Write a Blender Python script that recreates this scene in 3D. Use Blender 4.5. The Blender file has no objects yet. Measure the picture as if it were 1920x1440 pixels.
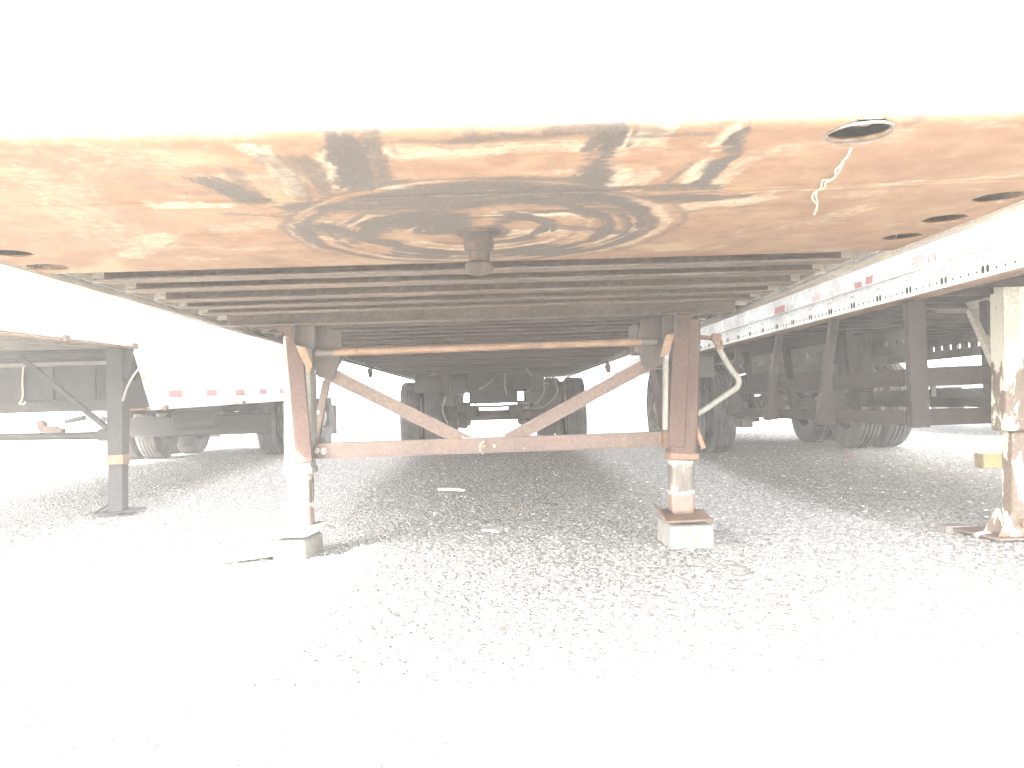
import bpy, math, random
import numpy as np
from mathutils import Vector, Matrix, noise
from mathutils.geometry import delaunay_2d_cdt
random.seed(7)
R = math.radians
S = bpy.context.scene
COL = S.collection

# ------------------------------------------------------------------ camera
F = 1553.0; VPX, VPY, ROLL = 933.0, 757.0, R(1.75)
CAMZ = 0.71
Yc = Vector(((VPX-960)/F, (720-VPY)/F, -1)).normalized()
Zc = Vector((-math.sin(ROLL), math.cos(ROLL), 0)); Zc = (Zc - Yc*Zc.dot(Yc)).normalized()
Xc = Yc.cross(Zc)
M3 = Matrix((Xc, Yc, Zc))
cd = bpy.data.cameras.new('camera'); cam = bpy.data.objects.new('camera', cd); COL.objects.link(cam)
cd.sensor_width = 36; cd.lens = 36*F/1920; cd.clip_start = 0.05; cd.clip_end = 3000
cam.matrix_world = Matrix.Translation((0, 0, CAMZ)) @ M3.to_4x4()
S.camera = cam

# ------------------------------------------------------------------ light
SUN = Vector((-0.80, -0.78, 1.16)).normalized()          # towards the sun: behind the camera, to the left
W = bpy.data.worlds.new('World'); S.world = W; W.use_nodes = True
wt = W.node_tree; wt.nodes.clear()
sky = wt.nodes.new('ShaderNodeTexSky'); sky.sky_type = 'NISHITA'; sky.sun_disc = False
sky.sun_elevation = math.asin(SUN.z); sky.sun_rotation = math.atan2(SUN.x, SUN.y)
sky.dust_density = 4.0; sky.air_density = 1.0
hs = wt.nodes.new('ShaderNodeHueSaturation'); hs.inputs['Saturation'].default_value = 0.38
bg = wt.nodes.new('ShaderNodeBackground'); bg.inputs['Strength'].default_value = 0.15
wo = wt.nodes.new('ShaderNodeOutputWorld')
wt.links.new(sky.outputs[0], hs.inputs['Color']); wt.links.new(hs.outputs[0], bg.inputs[0]); wt.links.new(bg.outputs[0], wo.inputs[0])
sl = bpy.data.lights.new('sun', 'SUN'); so = bpy.data.objects.new('sun', sl); COL.objects.link(so)
sl.energy = 3.6; sl.angle = R(0.6); sl.color = (1.0, 0.95, 0.87)
so.rotation_euler = (-SUN).to_track_quat('-Z', 'Y').to_euler(); so.location = SUN*30
vs = S.view_settings; vs.view_transform = 'Standard'; vs.look = 'None'; vs.gamma = 1; vs.use_curve_mapping = False
vs.exposure = 4.88
HAZE = 0.0058
S.cycles.max_bounces = 10; S.cycles.diffuse_bounces = 6; S.cycles.volume_bounces = 1
S.cycles.use_denoising = True

# ------------------------------------------------------------------ helpers
def ray(px, py):
    return M3 @ Vector(((px-960)/F, (720-py)/F, -1))
def P(px, py, D):                                        # the measured point of the place at distance D
    d = ray(px, py); return Vector((0, 0, CAMZ)) + d*(D/d.y)
def PZ(px, py, z):
    d = ray(px, py); return Vector((0, 0, CAMZ)) + d*((z-CAMZ)/d.z)
def sm(a, b, x):
    t = min(1, max(0, (x-a)/(b-a))); return t*t*(3-2*t)
def ground_z(x, y):
    z = sm(5, 11, y)*(0.05 + 0.05*sm(1.0, 2.2, abs(x+0.06)))
    f = 1 - sm(20, 40, math.hypot(x, y))
    z += f*0.022*noise.noise(Vector((x*0.7, y*0.7, 3)))*sm(1.0, 5, y)
    return z

WO = {}
def empty(name, loc, label=None, cat=None, group=None):
    o = bpy.data.objects.new(name, None); COL.objects.link(o); o.location = loc
    o.empty_display_size = 0.2
    WO[o] = Vector(loc)
    return tag(o, label, cat, group)
def tag(o, label=None, cat=None, group=None, kind=None):
    for k, v in (('label', label), ('category', cat), ('group', group), ('kind', kind)):
        if v: o[k] = v
    return o
def place(name, me, parent, origin):
    o = bpy.data.objects.new(name, me); COL.objects.link(o)
    WO[o] = Vector(origin)
    if parent is not None:
        o.parent = parent; o.location = WO[o]-WO[parent]
    else: o.location = origin
    return o
def dupe(o, delta, parent=None):
    c = o.copy(); COL.objects.link(c); p = parent or o.parent
    c.parent = p; WO[c] = WO[o] + Vector(delta); c.location = WO[c] - (WO[p] if p else Vector())
    for ch in list(o.children):
        dupe(ch, delta, c)
    return c

class MB:
    def __init__(s): s.v = []; s.f = []
    def add(s, vs, fs):
        n = len(s.v); s.v += [Vector(v) for v in vs]; s.f += [tuple(i+n for i in f) for f in fs]; return s
    def box(s, c, d, rot=None):
        c = Vector(c); q = []
        for x in (-.5, .5):
            for y in (-.5, .5):
                for z in (-.5, .5):
                    p = Vector((x*d[0], y*d[1], z*d[2]))
                    if rot is not None: p = rot @ p
                    q.append(c+p)
        return s.add(q, [(0,1,3,2),(4,6,7,5),(0,4,5,1),(2,3,7,6),(0,2,6,4),(1,5,7,3)])
    def span(s, a, b):                                   # box between two corners
        a = Vector(a); b = Vector(b); return s.box((a+b)/2, [abs(b[i]-a[i]) for i in range(3)])
    def bar(s, a, b, w, h, up=(0, 0, 1)):                # w across, h along up
        a = Vector(a); b = Vector(b); t = (b-a).normalized(); u = Vector(up); r = t.cross(u).normalized(); u = r.cross(t)
        q = []
        for p in (a, b):
            for i, j in ((-1,-1),(1,-1),(1,1),(-1,1)): q.append(p + r*(w/2*i) + u*(h/2*j))
        return s.add(q, [(0,1,2,3),(7,6,5,4),(0,4,5,1),(1,5,6,2),(2,6,7,3),(3,7,4,0)])
    def prism(s, poly, off):
        n = len(poly); off = Vector(off); poly = [Vector(p) for p in poly]
        nrm = Vector()
        for i in range(n): nrm += poly[i].cross(poly[(i+1) % n])
        if nrm.dot(off) > 0: poly = poly[::-1]
        q = poly + [p+off for p in poly]
        return s.add(q, [tuple(range(n)), tuple(range(2*n-1, n-1, -1))] + [(i, i+n, (i+1) % n+n, (i+1) % n) for i in range(n)])
    def tube(s, pts, r, n=10, caps=True):
        pts = [Vector(p) for p in pts]; rings = []
        u = None
        for i, p in enumerate(pts):
            t = (pts[min(i+1, len(pts)-1)] - pts[max(i-1, 0)]).normalized()
            if u is None: u = t.cross(Vector((0.31, 0.2, 0.93))).normalized()
            u = (u - t*u.dot(t)).normalized(); w = t.cross(u)
            rr = r[i] if isinstance(r, (list, tuple)) else r
            rings.append([p + (u*math.cos(a) + w*math.sin(a))*rr for a in [2*math.pi*k/n for k in range(n)]])
        q = [v for g in rings for v in g]; f = []
        for i in range(len(pts)-1):
            for k in range(n): f.append((i*n+k, i*n+(k+1) % n, (i+1)*n+(k+1) % n, (i+1)*n+k))
        if caps: f += [tuple(range(n-1, -1, -1)), tuple((len(pts)-1)*n+k for k in range(n))]
        return s.add(q, f)
    def lathe(s, c, ax, prof, n=40, closed=False):       # prof: (along axis, radius)
        c = Vector(c); ax = Vector(ax).normalized(); u = ax.orthogonal().normalized(); w = ax.cross(u)
        q = []
        for t, r in prof:
            q += [c + ax*t + (u*math.cos(a)+w*math.sin(a))*r for a in [2*math.pi*k/n for k in range(n)]]
        f = []; m = len(prof)
        for i in range(m if closed else m-1):
            j = (i+1) % m
            for k in range(n): f.append((i*n+k, i*n+(k+1) % n, j*n+(k+1) % n, j*n+k))
        if not closed: f += [tuple(range(n-1, -1, -1)), tuple((m-1)*n+k for k in range(n))]
        return s.add(q, f)
    def build(s, name, mat, parent=None, origin=None, bevel=0, kind=None, label=None, angle=38, seg=2):
        if origin is None:
            lo = [min(v[i] for v in s.v) for i in range(3)]; hi = [max(v[i] for v in s.v) for i in range(3)]
            origin = Vector([(a+b)/2 for a, b in zip(lo, hi)])
        origin = Vector(origin)
        me = bpy.data.meshes.new(name); me.from_pydata([v-origin for v in s.v], [], s.f)
        me.polygons.foreach_set('use_smooth', [True]*len(me.polygons))
        me.set_sharp_from_angle(angle=R(angle)); me.update()
        me.materials.append(mat)
        o = place(name, me, parent, origin)
        if bevel:
            b = o.modifiers.new('bevel', 'BEVEL'); b.width = bevel; b.segments = seg; b.limit_method = 'ANGLE'; b.angle_limit = R(40)
            b.harden_normals = False
        if kind: o['kind'] = kind
        if label: o['label'] = label
        return o
def smooth_path(pts, n=8):                               # Catmull-Rom
    pts = [Vector(p) for p in pts]; out = []
    ext = [pts[0]*2-pts[1]] + pts + [pts[-1]*2-pts[-2]]
    for i in range(1, len(ext)-2):
        a, b, c, d = ext[i-1:i+3]
        for k in range(n):
            t = k/n
            out.append(0.5*((2*b) + (c-a)*t + (2*a-5*b+4*c-d)*t*t + (3*b-a-3*c+d)*t**3))
    out.append(pts[-1]); return out

# ------------------------------------------------------------------ materials
class NT:
    def __init__(s, name):
        s.m = bpy.data.materials.new(name); s.m.use_nodes = True; s.t = s.m.node_tree; s.t.nodes.clear()
        s.out = s.n('ShaderNodeOutputMaterial'); s.b = s.n('ShaderNodeBsdfPrincipled'); s.l(s.b.outputs[0], s.out.inputs[0])
        s.geo = s.n('ShaderNodeNewGeometry'); s.pos = s.geo.outputs['Position']
    def n(s, t, **k):
        x = s.t.nodes.new(t)
        for a, b in k.items(): setattr(x, a, b)
        return x
    def l(s, a, b): s.t.links.new(a, b)
    def put(s, sock, v):
        if hasattr(v, 'node'): s.l(v, sock)
        else: sock.default_value = v
    def math(s, op, a, b=0.0, c=None):
        x = s.n('ShaderNodeMath', operation=op); s.put(x.inputs[0], a); s.put(x.inputs[1], b)
        if c is not None: s.put(x.inputs[2], c)
        return x.outputs[0]
    def mapped(s, scale):
        x = s.n('ShaderNodeVectorMath', operation='MULTIPLY'); s.l(s.pos, x.inputs[0]); x.inputs[1].default_value = scale
        return x.outputs[0]
    def noise(s, scale, detail=5, rough=0.6, vec=None, dist=0.0, seed=0):
        x = s.n('ShaderNodeTexNoise', noise_dimensions='4D'); x.inputs['W'].default_value = seed
        s.l(vec or s.pos, x.inputs['Vector']); x.inputs['Scale'].default_value = scale; x.inputs['Detail'].default_value = detail
        x.inputs['Roughness'].default_value = rough; x.inputs['Distortion'].default_value = dist
        return x.outputs['Fac']
    def step(s, v, a, b):
        x = s.n('ShaderNodeMapRange', interpolation_type='SMOOTHSTEP'); s.put(x.inputs[0], v); x.inputs[1].default_value = a; x.inputs[2].default_value = b
        return x.outputs[0]
    def mix(s, f, a, b):
        x = s.n('ShaderNodeMix', data_type='RGBA'); s.put(x.inputs[0], f)
        for sock, v in ((x.inputs[6], a), (x.inputs[7], b)):
            if hasattr(v, 'node'): s.l(v, sock)
            else: sock.default_value = (*v, 1)
        return x.outputs[2]
    def bump(s, h, strength=0.3, dist=0.01):
        x = s.n('ShaderNodeBump'); x.inputs['Strength'].default_value = strength; x.inputs['Distance'].default_value = dist
        s.l(h, x.inputs['Height']); s.l(x.outputs[0], s.b.inputs['Normal'])
    def done(s, col, rough=0.7, metal=0.0, spec=None):
        s.put(s.b.inputs['Base Color'], col if hasattr(col, 'node') else (*col, 1)); s.put(s.b.inputs['Roughness'], rough)
        s.put(s.b.inputs['Metallic'], metal)
        if spec is not None: s.b.inputs['Specular IOR Level'].default_value = spec
        return s.m

def worn(name, paint, rust, chip, amt=0.5, scale=9, chips=0.62, rough=0.6, stretch=(1, 1, 1), bump=0.25, chipscale=26):
    m = NT(name); v = m.mapped(stretch)
    a = m.noise(scale, 6, 0.65, v, 0.4, 1); b = m.noise(chipscale, 6, 0.7, v, 0.8, 2); c = m.noise(scale*9, 4, 0.7, None, 0, 3)
    big = m.noise(2.2, 3, 0.5, None, 0.3, 5)
    var = m.mix(m.step(big, 0.3, 0.7), tuple(x*0.82 for x in paint), tuple(min(1, x*1.15) for x in paint))
    col = m.mix(m.step(a, 1-amt-0.10, 1-amt+0.10), var, rust)
    col = m.mix(m.step(b, chips, chips+0.05), col, chip)
    dk = m.mix(m.step(c, 0.35, 0.75), (0.72, 0.72, 0.72), (1.1, 1.1, 1.1))
    x = m.n('ShaderNodeMix', data_type='RGBA', blend_type='MULTIPLY'); x.inputs[0].default_value = 1; m.l(col, x.inputs[6]); m.l(dk, x.inputs[7])
    h = m.math('ADD', m.math('MULTIPLY', b, 0.6), c)
    m.bump(h, bump, 0.004)
    return m.done(x.outputs[2], m.math('MULTIPLY_ADD', a, 0.3, rough-0.05), spec=0.2)

MT = {}
MT['primer']   = worn('brown_primer_steel', (0.130, 0.096, 0.082), (0.152, 0.106, 0.080), (0.36, 0.31, 0.24), 0.42, 7, 0.70)
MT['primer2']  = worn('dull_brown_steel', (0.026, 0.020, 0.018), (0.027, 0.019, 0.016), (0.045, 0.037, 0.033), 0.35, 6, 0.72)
MT['orange']   = worn('orange_rust_steel', (0.19, 0.118, 0.075), (0.23, 0.15, 0.094), (0.36, 0.29, 0.20), 0.5, 12, 0.68)
MT['member']   = worn('crossmember_steel', (0.108, 0.084, 0.067), (0.132, 0.098, 0.073), (0.22, 0.18, 0.14), 0.42, 4, 0.72, stretch=(0.35, 1, 1))
MT['grey']     = worn('grey_weathered_steel', (0.165, 0.153, 0.138), (0.165, 0.12, 0.09), (0.32, 0.29, 0.24), 0.36, 9, 0.7)
MT['pale']     = worn('pale_primer_steel', (0.27, 0.258, 0.235), (0.17, 0.11, 0.075), (0.40, 0.37, 0.32), 0.30, 9, 0.66)
MT['clip']     = worn('pale_rail_paint', (0.30, 0.27, 0.23), (0.20, 0.14, 0.09), (0.40, 0.36, 0.30), 0.30, 11, 0.7)
m = NT('cream_paint_rusting_low_down')
sp_ = m.n('ShaderNodeSeparateXYZ'); m.l(m.pos, sp_.inputs[0])
n1 = m.noise(16, 6, 0.68, m.mapped((1, 1, 0.38)), 0.5, 2); n2 = m.noise(60, 4, 0.7, None, 0, 3)
low = m.step(sp_.outputs[2], 0.98, 0.72)
rm_ = m.step(m.math('ADD', n1, m.math('MULTIPLY_ADD', low, 0.17, -0.10)), 0.515, 0.55)
c = m.mix(m.step(n2, 0.3, 0.7), (0.34, 0.32, 0.26), (0.42, 0.40, 0.33))
c = m.mix(m.step(n2, 0.66, 0.70), c, (0.22, 0.13, 0.07))
c = m.mix(rm_, c, m.mix(m.step(n2, 0.35, 0.65), (0.085, 0.060, 0.044), (0.125, 0.090, 0.064)))
m.bump(m.math('SUBTRACT', n2, rm_), 0.3, 0.004); MT['cream'] = m.done(c, 0.65)
MT['creamtop'] = worn('cream_paint', (0.33, 0.31, 0.26), (0.26, 0.23, 0.17), (0.14, 0.09, 0.06), 0.3, 7, 0.70, chipscale=40)
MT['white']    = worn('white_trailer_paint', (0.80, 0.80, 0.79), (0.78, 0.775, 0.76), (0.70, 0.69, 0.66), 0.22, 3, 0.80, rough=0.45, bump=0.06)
MT['whiterust']= worn('white_paint_rusty_edge', (0.74, 0.72, 0.68), (0.48, 0.30, 0.16), (0.40, 0.24, 0.12), 0.40, 10, 0.66, stretch=(1, 0.4, 1))
MT['dark']     = worn('black_chassis_paint', (0.040, 0.040, 0.040), (0.055, 0.045, 0.038), (0.10, 0.09, 0.08), 0.36, 6, 0.72)
MT['dgrey']    = worn('dark_grey_chassis', (0.040, 0.040, 0.039), (0.046, 0.041, 0.036), (0.085, 0.078, 0.07), 0.34, 6, 0.72)
MT['axle']     = worn('dusty_axle_steel', (0.075, 0.067, 0.060), (0.095, 0.068, 0.05), (0.14, 0.12, 0.10), 0.4, 8, 0.7)
MT['galv']     = worn('galvanised_tube', (0.20, 0.20, 0.175), (0.175, 0.11, 0.07), (0.28, 0.27, 0.235), 0.38, 14, 0.66)
MT['tan']      = worn('tan_slider_rail', (0.135, 0.122, 0.106), (0.10, 0.08, 0.06), (0.18, 0.16, 0.13), 0.36, 9, 0.7)
MT['wall2']    = worn('rusty_gusset', (0.155, 0.10, 0.072), (0.19, 0.122, 0.078), (0.29, 0.23, 0.165), 0.45, 11, 0.7)
MT['yellow']   = worn('yellow_painted_timber', (0.25, 0.195, 0.085), (0.20, 0.155, 0.075), (0.30, 0.26, 0.17), 0.4, 8, 0.7)
MT['board']    = worn('weathered_board', (0.40, 0.27, 0.16), (0.32, 0.22, 0.14), (0.5, 0.4, 0.28), 0.4, 10, 0.7, stretch=(0.2, 1, 1))
MT['conc']     = worn('old_concrete', (0.215, 0.21, 0.19), (0.16, 0.155, 0.138), (0.28, 0.27, 0.245), 0.42, 11, 0.66, rough=0.9, bump=0.6)
MT['stick']    = worn('bleached_stick', (0.72, 0.69, 0.62), (0.6, 0.55, 0.46), (0.8, 0.78, 0.72), 0.3, 20, 0.7)
MT['red']      = worn('red_reflective_tape', (0.50, 0.24, 0.235), (0.60, 0.42, 0.41), (0.72, 0.66, 0.64), 0.36, 22, 0.62, chipscale=60)
MT['pink']     = worn('faded_tape', (0.62, 0.42, 0.40), (0.72, 0.66, 0.64), (0.76, 0.74, 0.72), 0.45, 30, 0.55, chipscale=70)
MT['silver']   = worn('silver_reflective_tape', (0.62, 0.62, 0.60), (0.45, 0.44, 0.42), (0.3, 0.29, 0.28), 0.3, 18, 0.68)
MT['wood']     = worn('dark_floor_boards', (0.13, 0.095, 0.07), (0.10, 0.07, 0.05), (0.18, 0.14, 0.1), 0.4, 5, 0.72, stretch=(1, .1, 1))
MT['hose']     = NT('rubber_hose').done((0.10, 0.095, 0.09), 0.6)
MT['palehose'] = NT('pale_cable').done((0.17, 0.16, 0.145), 0.6)
MT['primerd']  = worn('dark_primer_steel', (0.086, 0.054, 0.044), (0.108, 0.066, 0.046), (0.25, 0.21, 0.16), 0.38, 7, 0.72)
MT['gusset']   = worn('dusty_gusset_steel', (0.11, 0.097, 0.085), (0.11, 0.082, 0.064), (0.2, 0.17, 0.14), 0.36, 9, 0.7)
MT['pin']      = worn('greasy_kingpin_steel', (0.036, 0.028, 0.023), (0.060, 0.041, 0.030), (0.02, 0.018, 0.015), 0.45, 30, 0.62, chipscale=50)
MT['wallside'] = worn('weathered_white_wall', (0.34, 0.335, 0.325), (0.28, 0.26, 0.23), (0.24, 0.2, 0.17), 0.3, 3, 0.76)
MT['gussetd']  = worn('dim_gusset_steel', (0.062, 0.052, 0.044), (0.068, 0.052, 0.042), (0.11, 0.094, 0.078), 0.36, 9, 0.7)
MT['hole']     = NT('shade_black_metal').done((0.035, 0.034, 0.032), 0.9, spec=0.1)  # near-black colour standing for the shade in rail holes; a beam shares it
MT['green']    = NT('green_hose_plastic').done((0.03, 0.15, 0.07), 0.6)
MT['redscrap'] = NT('red_plastic_scrap').done((0.22, 0.09, 0.075), 0.6)
MT['twine']    = worn('dried_mud_strand', (0.62, 0.50, 0.36), (0.5, 0.36, 0.24), (0.7, 0.62, 0.5), 0.4, 30, 0.7)
m = NT('tyre_rubber'); a = m.noise(7, 5, 0.6, None, 0, 4); m.bump(m.noise(60, 3), 0.15, 0.003)
MT['tyre'] = m.done(m.mix(m.step(a, 0.3, 0.75), (0.048, 0.048, 0.049), (0.100, 0.096, 0.090)), 0.9, spec=0.2)
m = NT('steel_rim'); a = m.noise(9, 5, 0.65)
MT['rim'] = m.done(m.mix(m.step(a, 0.35, 0.7), (0.14, 0.13, 0.12), (0.26, 0.23, 0.20)), 0.6)

# plate: rust with grease smears; masks grease / pale / ring are stored on the mesh
m = NT('rusty_coupler_plate')
def attr(nm):
    x = m.n('ShaderNodeAttribute', attribute_name=nm); return x.outputs['Fac']
fine = m.noise(42, 6, 0.72, None, 0.3, 1); mid = m.noise(9, 6, 0.66, None, 1.0, 2); spk = m.noise(120, 4, 0.75, None, 0, 3)
rust = m.mix(m.step(mid, 0.32, 0.68), (0.122, 0.074, 0.047), (0.162, 0.104, 0.066))
rust = m.mix(m.step(m.noise(3.2, 4, 0.55, None, 0.6, 8), 0.52, 0.72), rust, (0.185, 0.135, 0.085))
rust = m.mix(m.math('MULTIPLY', m.step(fine, 0.60, 0.72), 0.65), rust, (0.24, 0.185, 0.125))
rust = m.mix(m.math('MULTIPLY', m.step(spk, 0.60, 0.72), 0.4), rust, (0.080, 0.048, 0.032))
pal = m.step(m.math('ADD', attr('pale'), m.math('MULTIPLY_ADD', fine, 1.3, -0.65)), 0.20, 0.98)
col = m.mix(pal, rust, m.mix(m.step(mid, 0.4, 0.6), (0.215, 0.172, 0.122), (0.275, 0.232, 0.175)))
gre = m.step(m.math('ADD', attr('grease'), m.math('MULTIPLY_ADD', fine, 1.0, -0.50)), 0.16, 0.90)
col = m.mix(gre, col, m.mix(m.step(spk, 0.4, 0.65), (0.047, 0.040, 0.035), (0.064, 0.055, 0.048)))
m.bump(m.math('ADD', m.math('MULTIPLY', gre, 0.8), fine), 0.35, 0.004)
MT['plate'] = m.done(col, m.math('MULTIPLY_ADD', gre, -0.10, 0.80), spec=0.18)

# ------------------------------------------------------------------ ground and gravel
def axis(lo, hi, step, far, grow=1.35):
    a = list(np.arange(lo, hi+1e-6, step)); s_ = step
    r = [a[-1]]
    while r[-1] < far: s_ *= grow; r.append(r[-1]+s_)
    s_ = step; l_ = [a[0]]
    while l_[-1] > -far: s_ *= grow; l_.append(l_[-1]-s_)
    return l_[:0:-1] + a + r[1:]
def sheet(xs, ys, dz=0.0):
    v = [(x, y, ground_z(x, y)+dz) for y in ys for x in xs]; n = len(xs)
    f = [(j*n+i, j*n+i+1, (j+1)*n+i+1, (j+1)*n+i) for j in range(len(ys)-1) for i in range(n-1)]
    return v, f
m = NT('gravel_ground')
vo = m.n('ShaderNodeTexVoronoi'); m.l(m.pos, vo.inputs['Vector']); vo.inputs['Scale'].default_value = 42
vo2 = m.n('ShaderNodeTexVoronoi', feature='DISTANCE_TO_EDGE'); m.l(m.pos, vo2.inputs['Vector']); vo2.inputs['Scale'].default_value = 42
sep = m.n('ShaderNodeSeparateColor'); m.l(vo.outputs['Color'], sep.inputs[0])
c = m.mix(sep.outputs[0], (0.102, 0.098, 0.092), (0.175, 0.169, 0.159))
c = m.mix(m.step(sep.outputs[1], 0.86, 0.97), c, (0.50, 0.48, 0.44))
c = m.mix(m.step(m.noise(0.8, 4, 0.6), 0.35, 0.7), c, m.mix(0.5, c, (0.16, 0.148, 0.13)))
m.bump(m.step(vo2.outputs[0], 0.0, 0.25), 0.9, 0.012)
MT['ground'] = m.done(c, 0.92)
v, f = sheet(axis(-9, 9, 0.3, 900), axis(-2, 18, 0.3, 900))
me = bpy.data.meshes.new('ground'); me.from_pydata(v, [], f); me.materials.append(MT['ground'])
me.polygons.foreach_set('use_smooth', [True]*len(me.polygons))
tag(place('ground', me, None, (0, 0, 0)), kind='structure')

m = NT('gravel_stone')
rn = m.n('ShaderNodeAttribute', attribute_name='tint', attribute_type='INSTANCER').outputs['Fac']
c = m.mix(m.step(rn, 0.0, 0.9), (0.110, 0.107, 0.101), (0.195, 0.189, 0.179))
c = m.mix(m.step(rn, 0.968, 0.99), c, (0.44, 0.43, 0.40))
MT['stone'] = m.done(c, 0.85)
xs = list(np.arange(-8.0, 8.01, 0.25)); ys = list(np.arange(0.9, 14.01, 0.25))
v, f = sheet(xs, ys, -0.003)
me = bpy.data.meshes.new('gravel'); me.from_pydata(v, [], f); me.materials.append(MT['stone'])
at = me.attributes.new('dens', 'FLOAT', 'POINT')
def dens(x, y):
    if abs(x) > 0.72*y + 0.9: return 0.0
    return 4400*(1-sm(3.2, 8, y)) + 1900*sm(3.2, 8, y)*(1-0.6*sm(10, 14, y))
at.data.foreach_set('value', [dens(p[0], p[1]) for p in v])
gr = tag(place('gravel', me, None, (0, 0, 0)), kind='stuff')
gt = bpy.data.node_groups.new('gravel_scatter', 'GeometryNodeTree')
gt.interface.new_socket('Geometry', in_out='INPUT', socket_type='NodeSocketGeometry')
gt.interface.new_socket('Geometry', in_out='OUTPUT', socket_type='NodeSocketGeometry')
N = gt.nodes.new; L = gt.links.new
gi = N('NodeGroupInput'); go = N('NodeGroupOutput')
na = N('GeometryNodeInputNamedAttribute'); na.data_type = 'FLOAT'; na.inputs['Name'].default_value = 'dens'
dp = N('GeometryNodeDistributePointsOnFaces'); dp.inputs['Seed'].default_value = 4
L(gi.outputs[0], dp.inputs['Mesh']); L(na.outputs['Attribute'], dp.inputs['Density'])
gin = N('GeometryNodeGeometryToInstance')
for k in range(5):
    ico = N('GeometryNodeMeshIcoSphere'); ico.inputs['Radius'].default_value = 1; ico.inputs['Subdivisions'].default_value = 2
    sp = N('GeometryNodeSetPosition'); nt_ = N('ShaderNodeTexNoise'); nt_.noise_dimensions = '4D'
    nt_.inputs['W'].default_value = 3.7*k; nt_.inputs['Scale'].default_value = 0.9; nt_.inputs['Detail'].default_value = 1.5
    sub = N('ShaderNodeVectorMath'); sub.operation = 'SUBTRACT'; sub.inputs[1].default_value = (.5, .5, .5)
    mul = N('ShaderNodeVectorMath'); mul.operation = 'MULTIPLY'; mul.inputs[1].default_value = (1.7, 1.7, 1.2)
    L(nt_.outputs['Color'], sub.inputs[0]); L(sub.outputs[0], mul.inputs[0]); L(mul.outputs[0], sp.inputs['Offset'])
    L(ico.outputs[0], sp.inputs['Geometry'])
    tr = N('GeometryNodeTransform'); tr.inputs['Scale'].default_value = (1.15, 0.85, 0.62); L(sp.outputs[0], tr.inputs[0])
    sh = N('GeometryNodeSetShadeSmooth'); sh.inputs['Shade Smooth'].default_value = False; L(tr.outputs[0], sh.inputs[0])
    smt = N('GeometryNodeSetMaterial'); smt.inputs['Material'].default_value = MT['stone']; L(sh.outputs[0], smt.inputs[0])
    L(smt.outputs[0], gin.inputs[0])
ip = N('GeometryNodeInstanceOnPoints'); L(dp.outputs['Points'], ip.inputs['Points']); L(gin.outputs[0], ip.inputs['Instance'])
ip.inputs['Pick Instance'].default_value = True
def rnd(tp, lo, hi, seed):
    x = N('FunctionNodeRandomValue'); x.data_type = tp; x.inputs['Seed'].default_value = seed
    i = 0 if tp == 'FLOAT_VECTOR' else 2
    x.inputs[i].default_value = lo; x.inputs[i+1].default_value = hi
    return x.outputs[0 if tp == 'FLOAT_VECTOR' else 1]
L(rnd('FLOAT_VECTOR', (-0.6, -0.6, 0), (0.6, 0.6, 6.28), 5), ip.inputs['Rotation'])
pw = N('ShaderNodeMath'); pw.operation = 'POWER'; L(rnd('FLOAT', 0, 1, 9), pw.inputs[0]); pw.inputs[1].default_value = 2.4
sc = N('ShaderNodeMath'); sc.operation = 'MULTIPLY_ADD'; L(pw.outputs[0], sc.inputs[0]); sc.inputs[1].default_value = 0.0100; sc.inputs[2].default_value = 0.0060
L(sc.outputs[0], ip.inputs['Scale'])
sa = N('GeometryNodeStoreNamedAttribute'); sa.data_type = 'FLOAT'; sa.domain = 'INSTANCE'; sa.inputs['Name'].default_value = 'tint'
L(ip.outputs[0], sa.inputs['Geometry']); L(rnd('FLOAT', 0, 1, 21), sa.inputs['Value']); L(sa.outputs[0], go.inputs[0])
gm = gr.modifiers.new('scatter', 'NODES'); gm.node_group = gt

# ------------------------------------------------------------------ wheels
def make_wheel(parent, c, r=0.5, w=0.27, out=1):
    """a steel wheel whose outside faces +x (out=1) or -x; its tyre is a child"""
    c = Vector(c); h = w/2; rr = r*0.56
    b = MB()
    prof = [(-h*0.85, rr*1.02), (-h*0.75, rr*0.93), (h*0.1, rr*0.90), (h*0.2, rr*0.6), (h*0.35, rr*0.52), (h*0.75, rr*0.30), (h*0.8, 0.05)]
    b.lathe(c, (out, 0, 0), prof, 28)
    for k in range(10):
        a = 2*math.pi*k/10; p = c + Vector((out*h*0.2, math.cos(a)*rr*0.72, math.sin(a)*rr*0.72))
        b.tube([p, p+Vector((out*0.04, 0, 0))], 0.016, 6)
    wh = b.build('wheel', MT['rim'], parent, c)
    t = MB(); pr = [(-h*0.8, rr), (-h*0.98, r*0.72), (-h, r*0.84), (-h*0.93, r*0.955)]
    ribs = 5; tw = h*0.86
    for k in range(ribs):
        a0 = -tw + 2*tw*k/ribs; a1 = -tw + 2*tw*(k+1)/ribs
        crown = lambda q: r - 0.010*(q/tw)**2
        g = 0.007
        pr += [(a0+g, crown(a0)), (a1-g, crown(a1))]
        if k < ribs-1: pr += [(a1-g*0.8, r-0.024), (a1+g*0.8, r-0.024)]
    pr += [(h*0.93, r*0.955), (h, r*0.84), (h*0.98, r*0.72), (h*0.8, rr)]
    t.lathe(c, (1, 0, 0), pr, 48, closed=True)
    t.build('tyre', MT['tyre'], wh, c)
    return wh
def axle_set(parent, xc, y, outer=1.13, inner=0.80, r=0.5, proto=None):
    gz = lambda x: ground_z(x, y) + r - 0.006
    ws = []
    for x, o in ((xc-outer, -1), (xc-inner, 1), (xc+inner, -1), (xc+outer, 1)):
        ws.append(make_wheel(parent, (x, y, gz(x)), r, out=o))
    return ws
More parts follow.
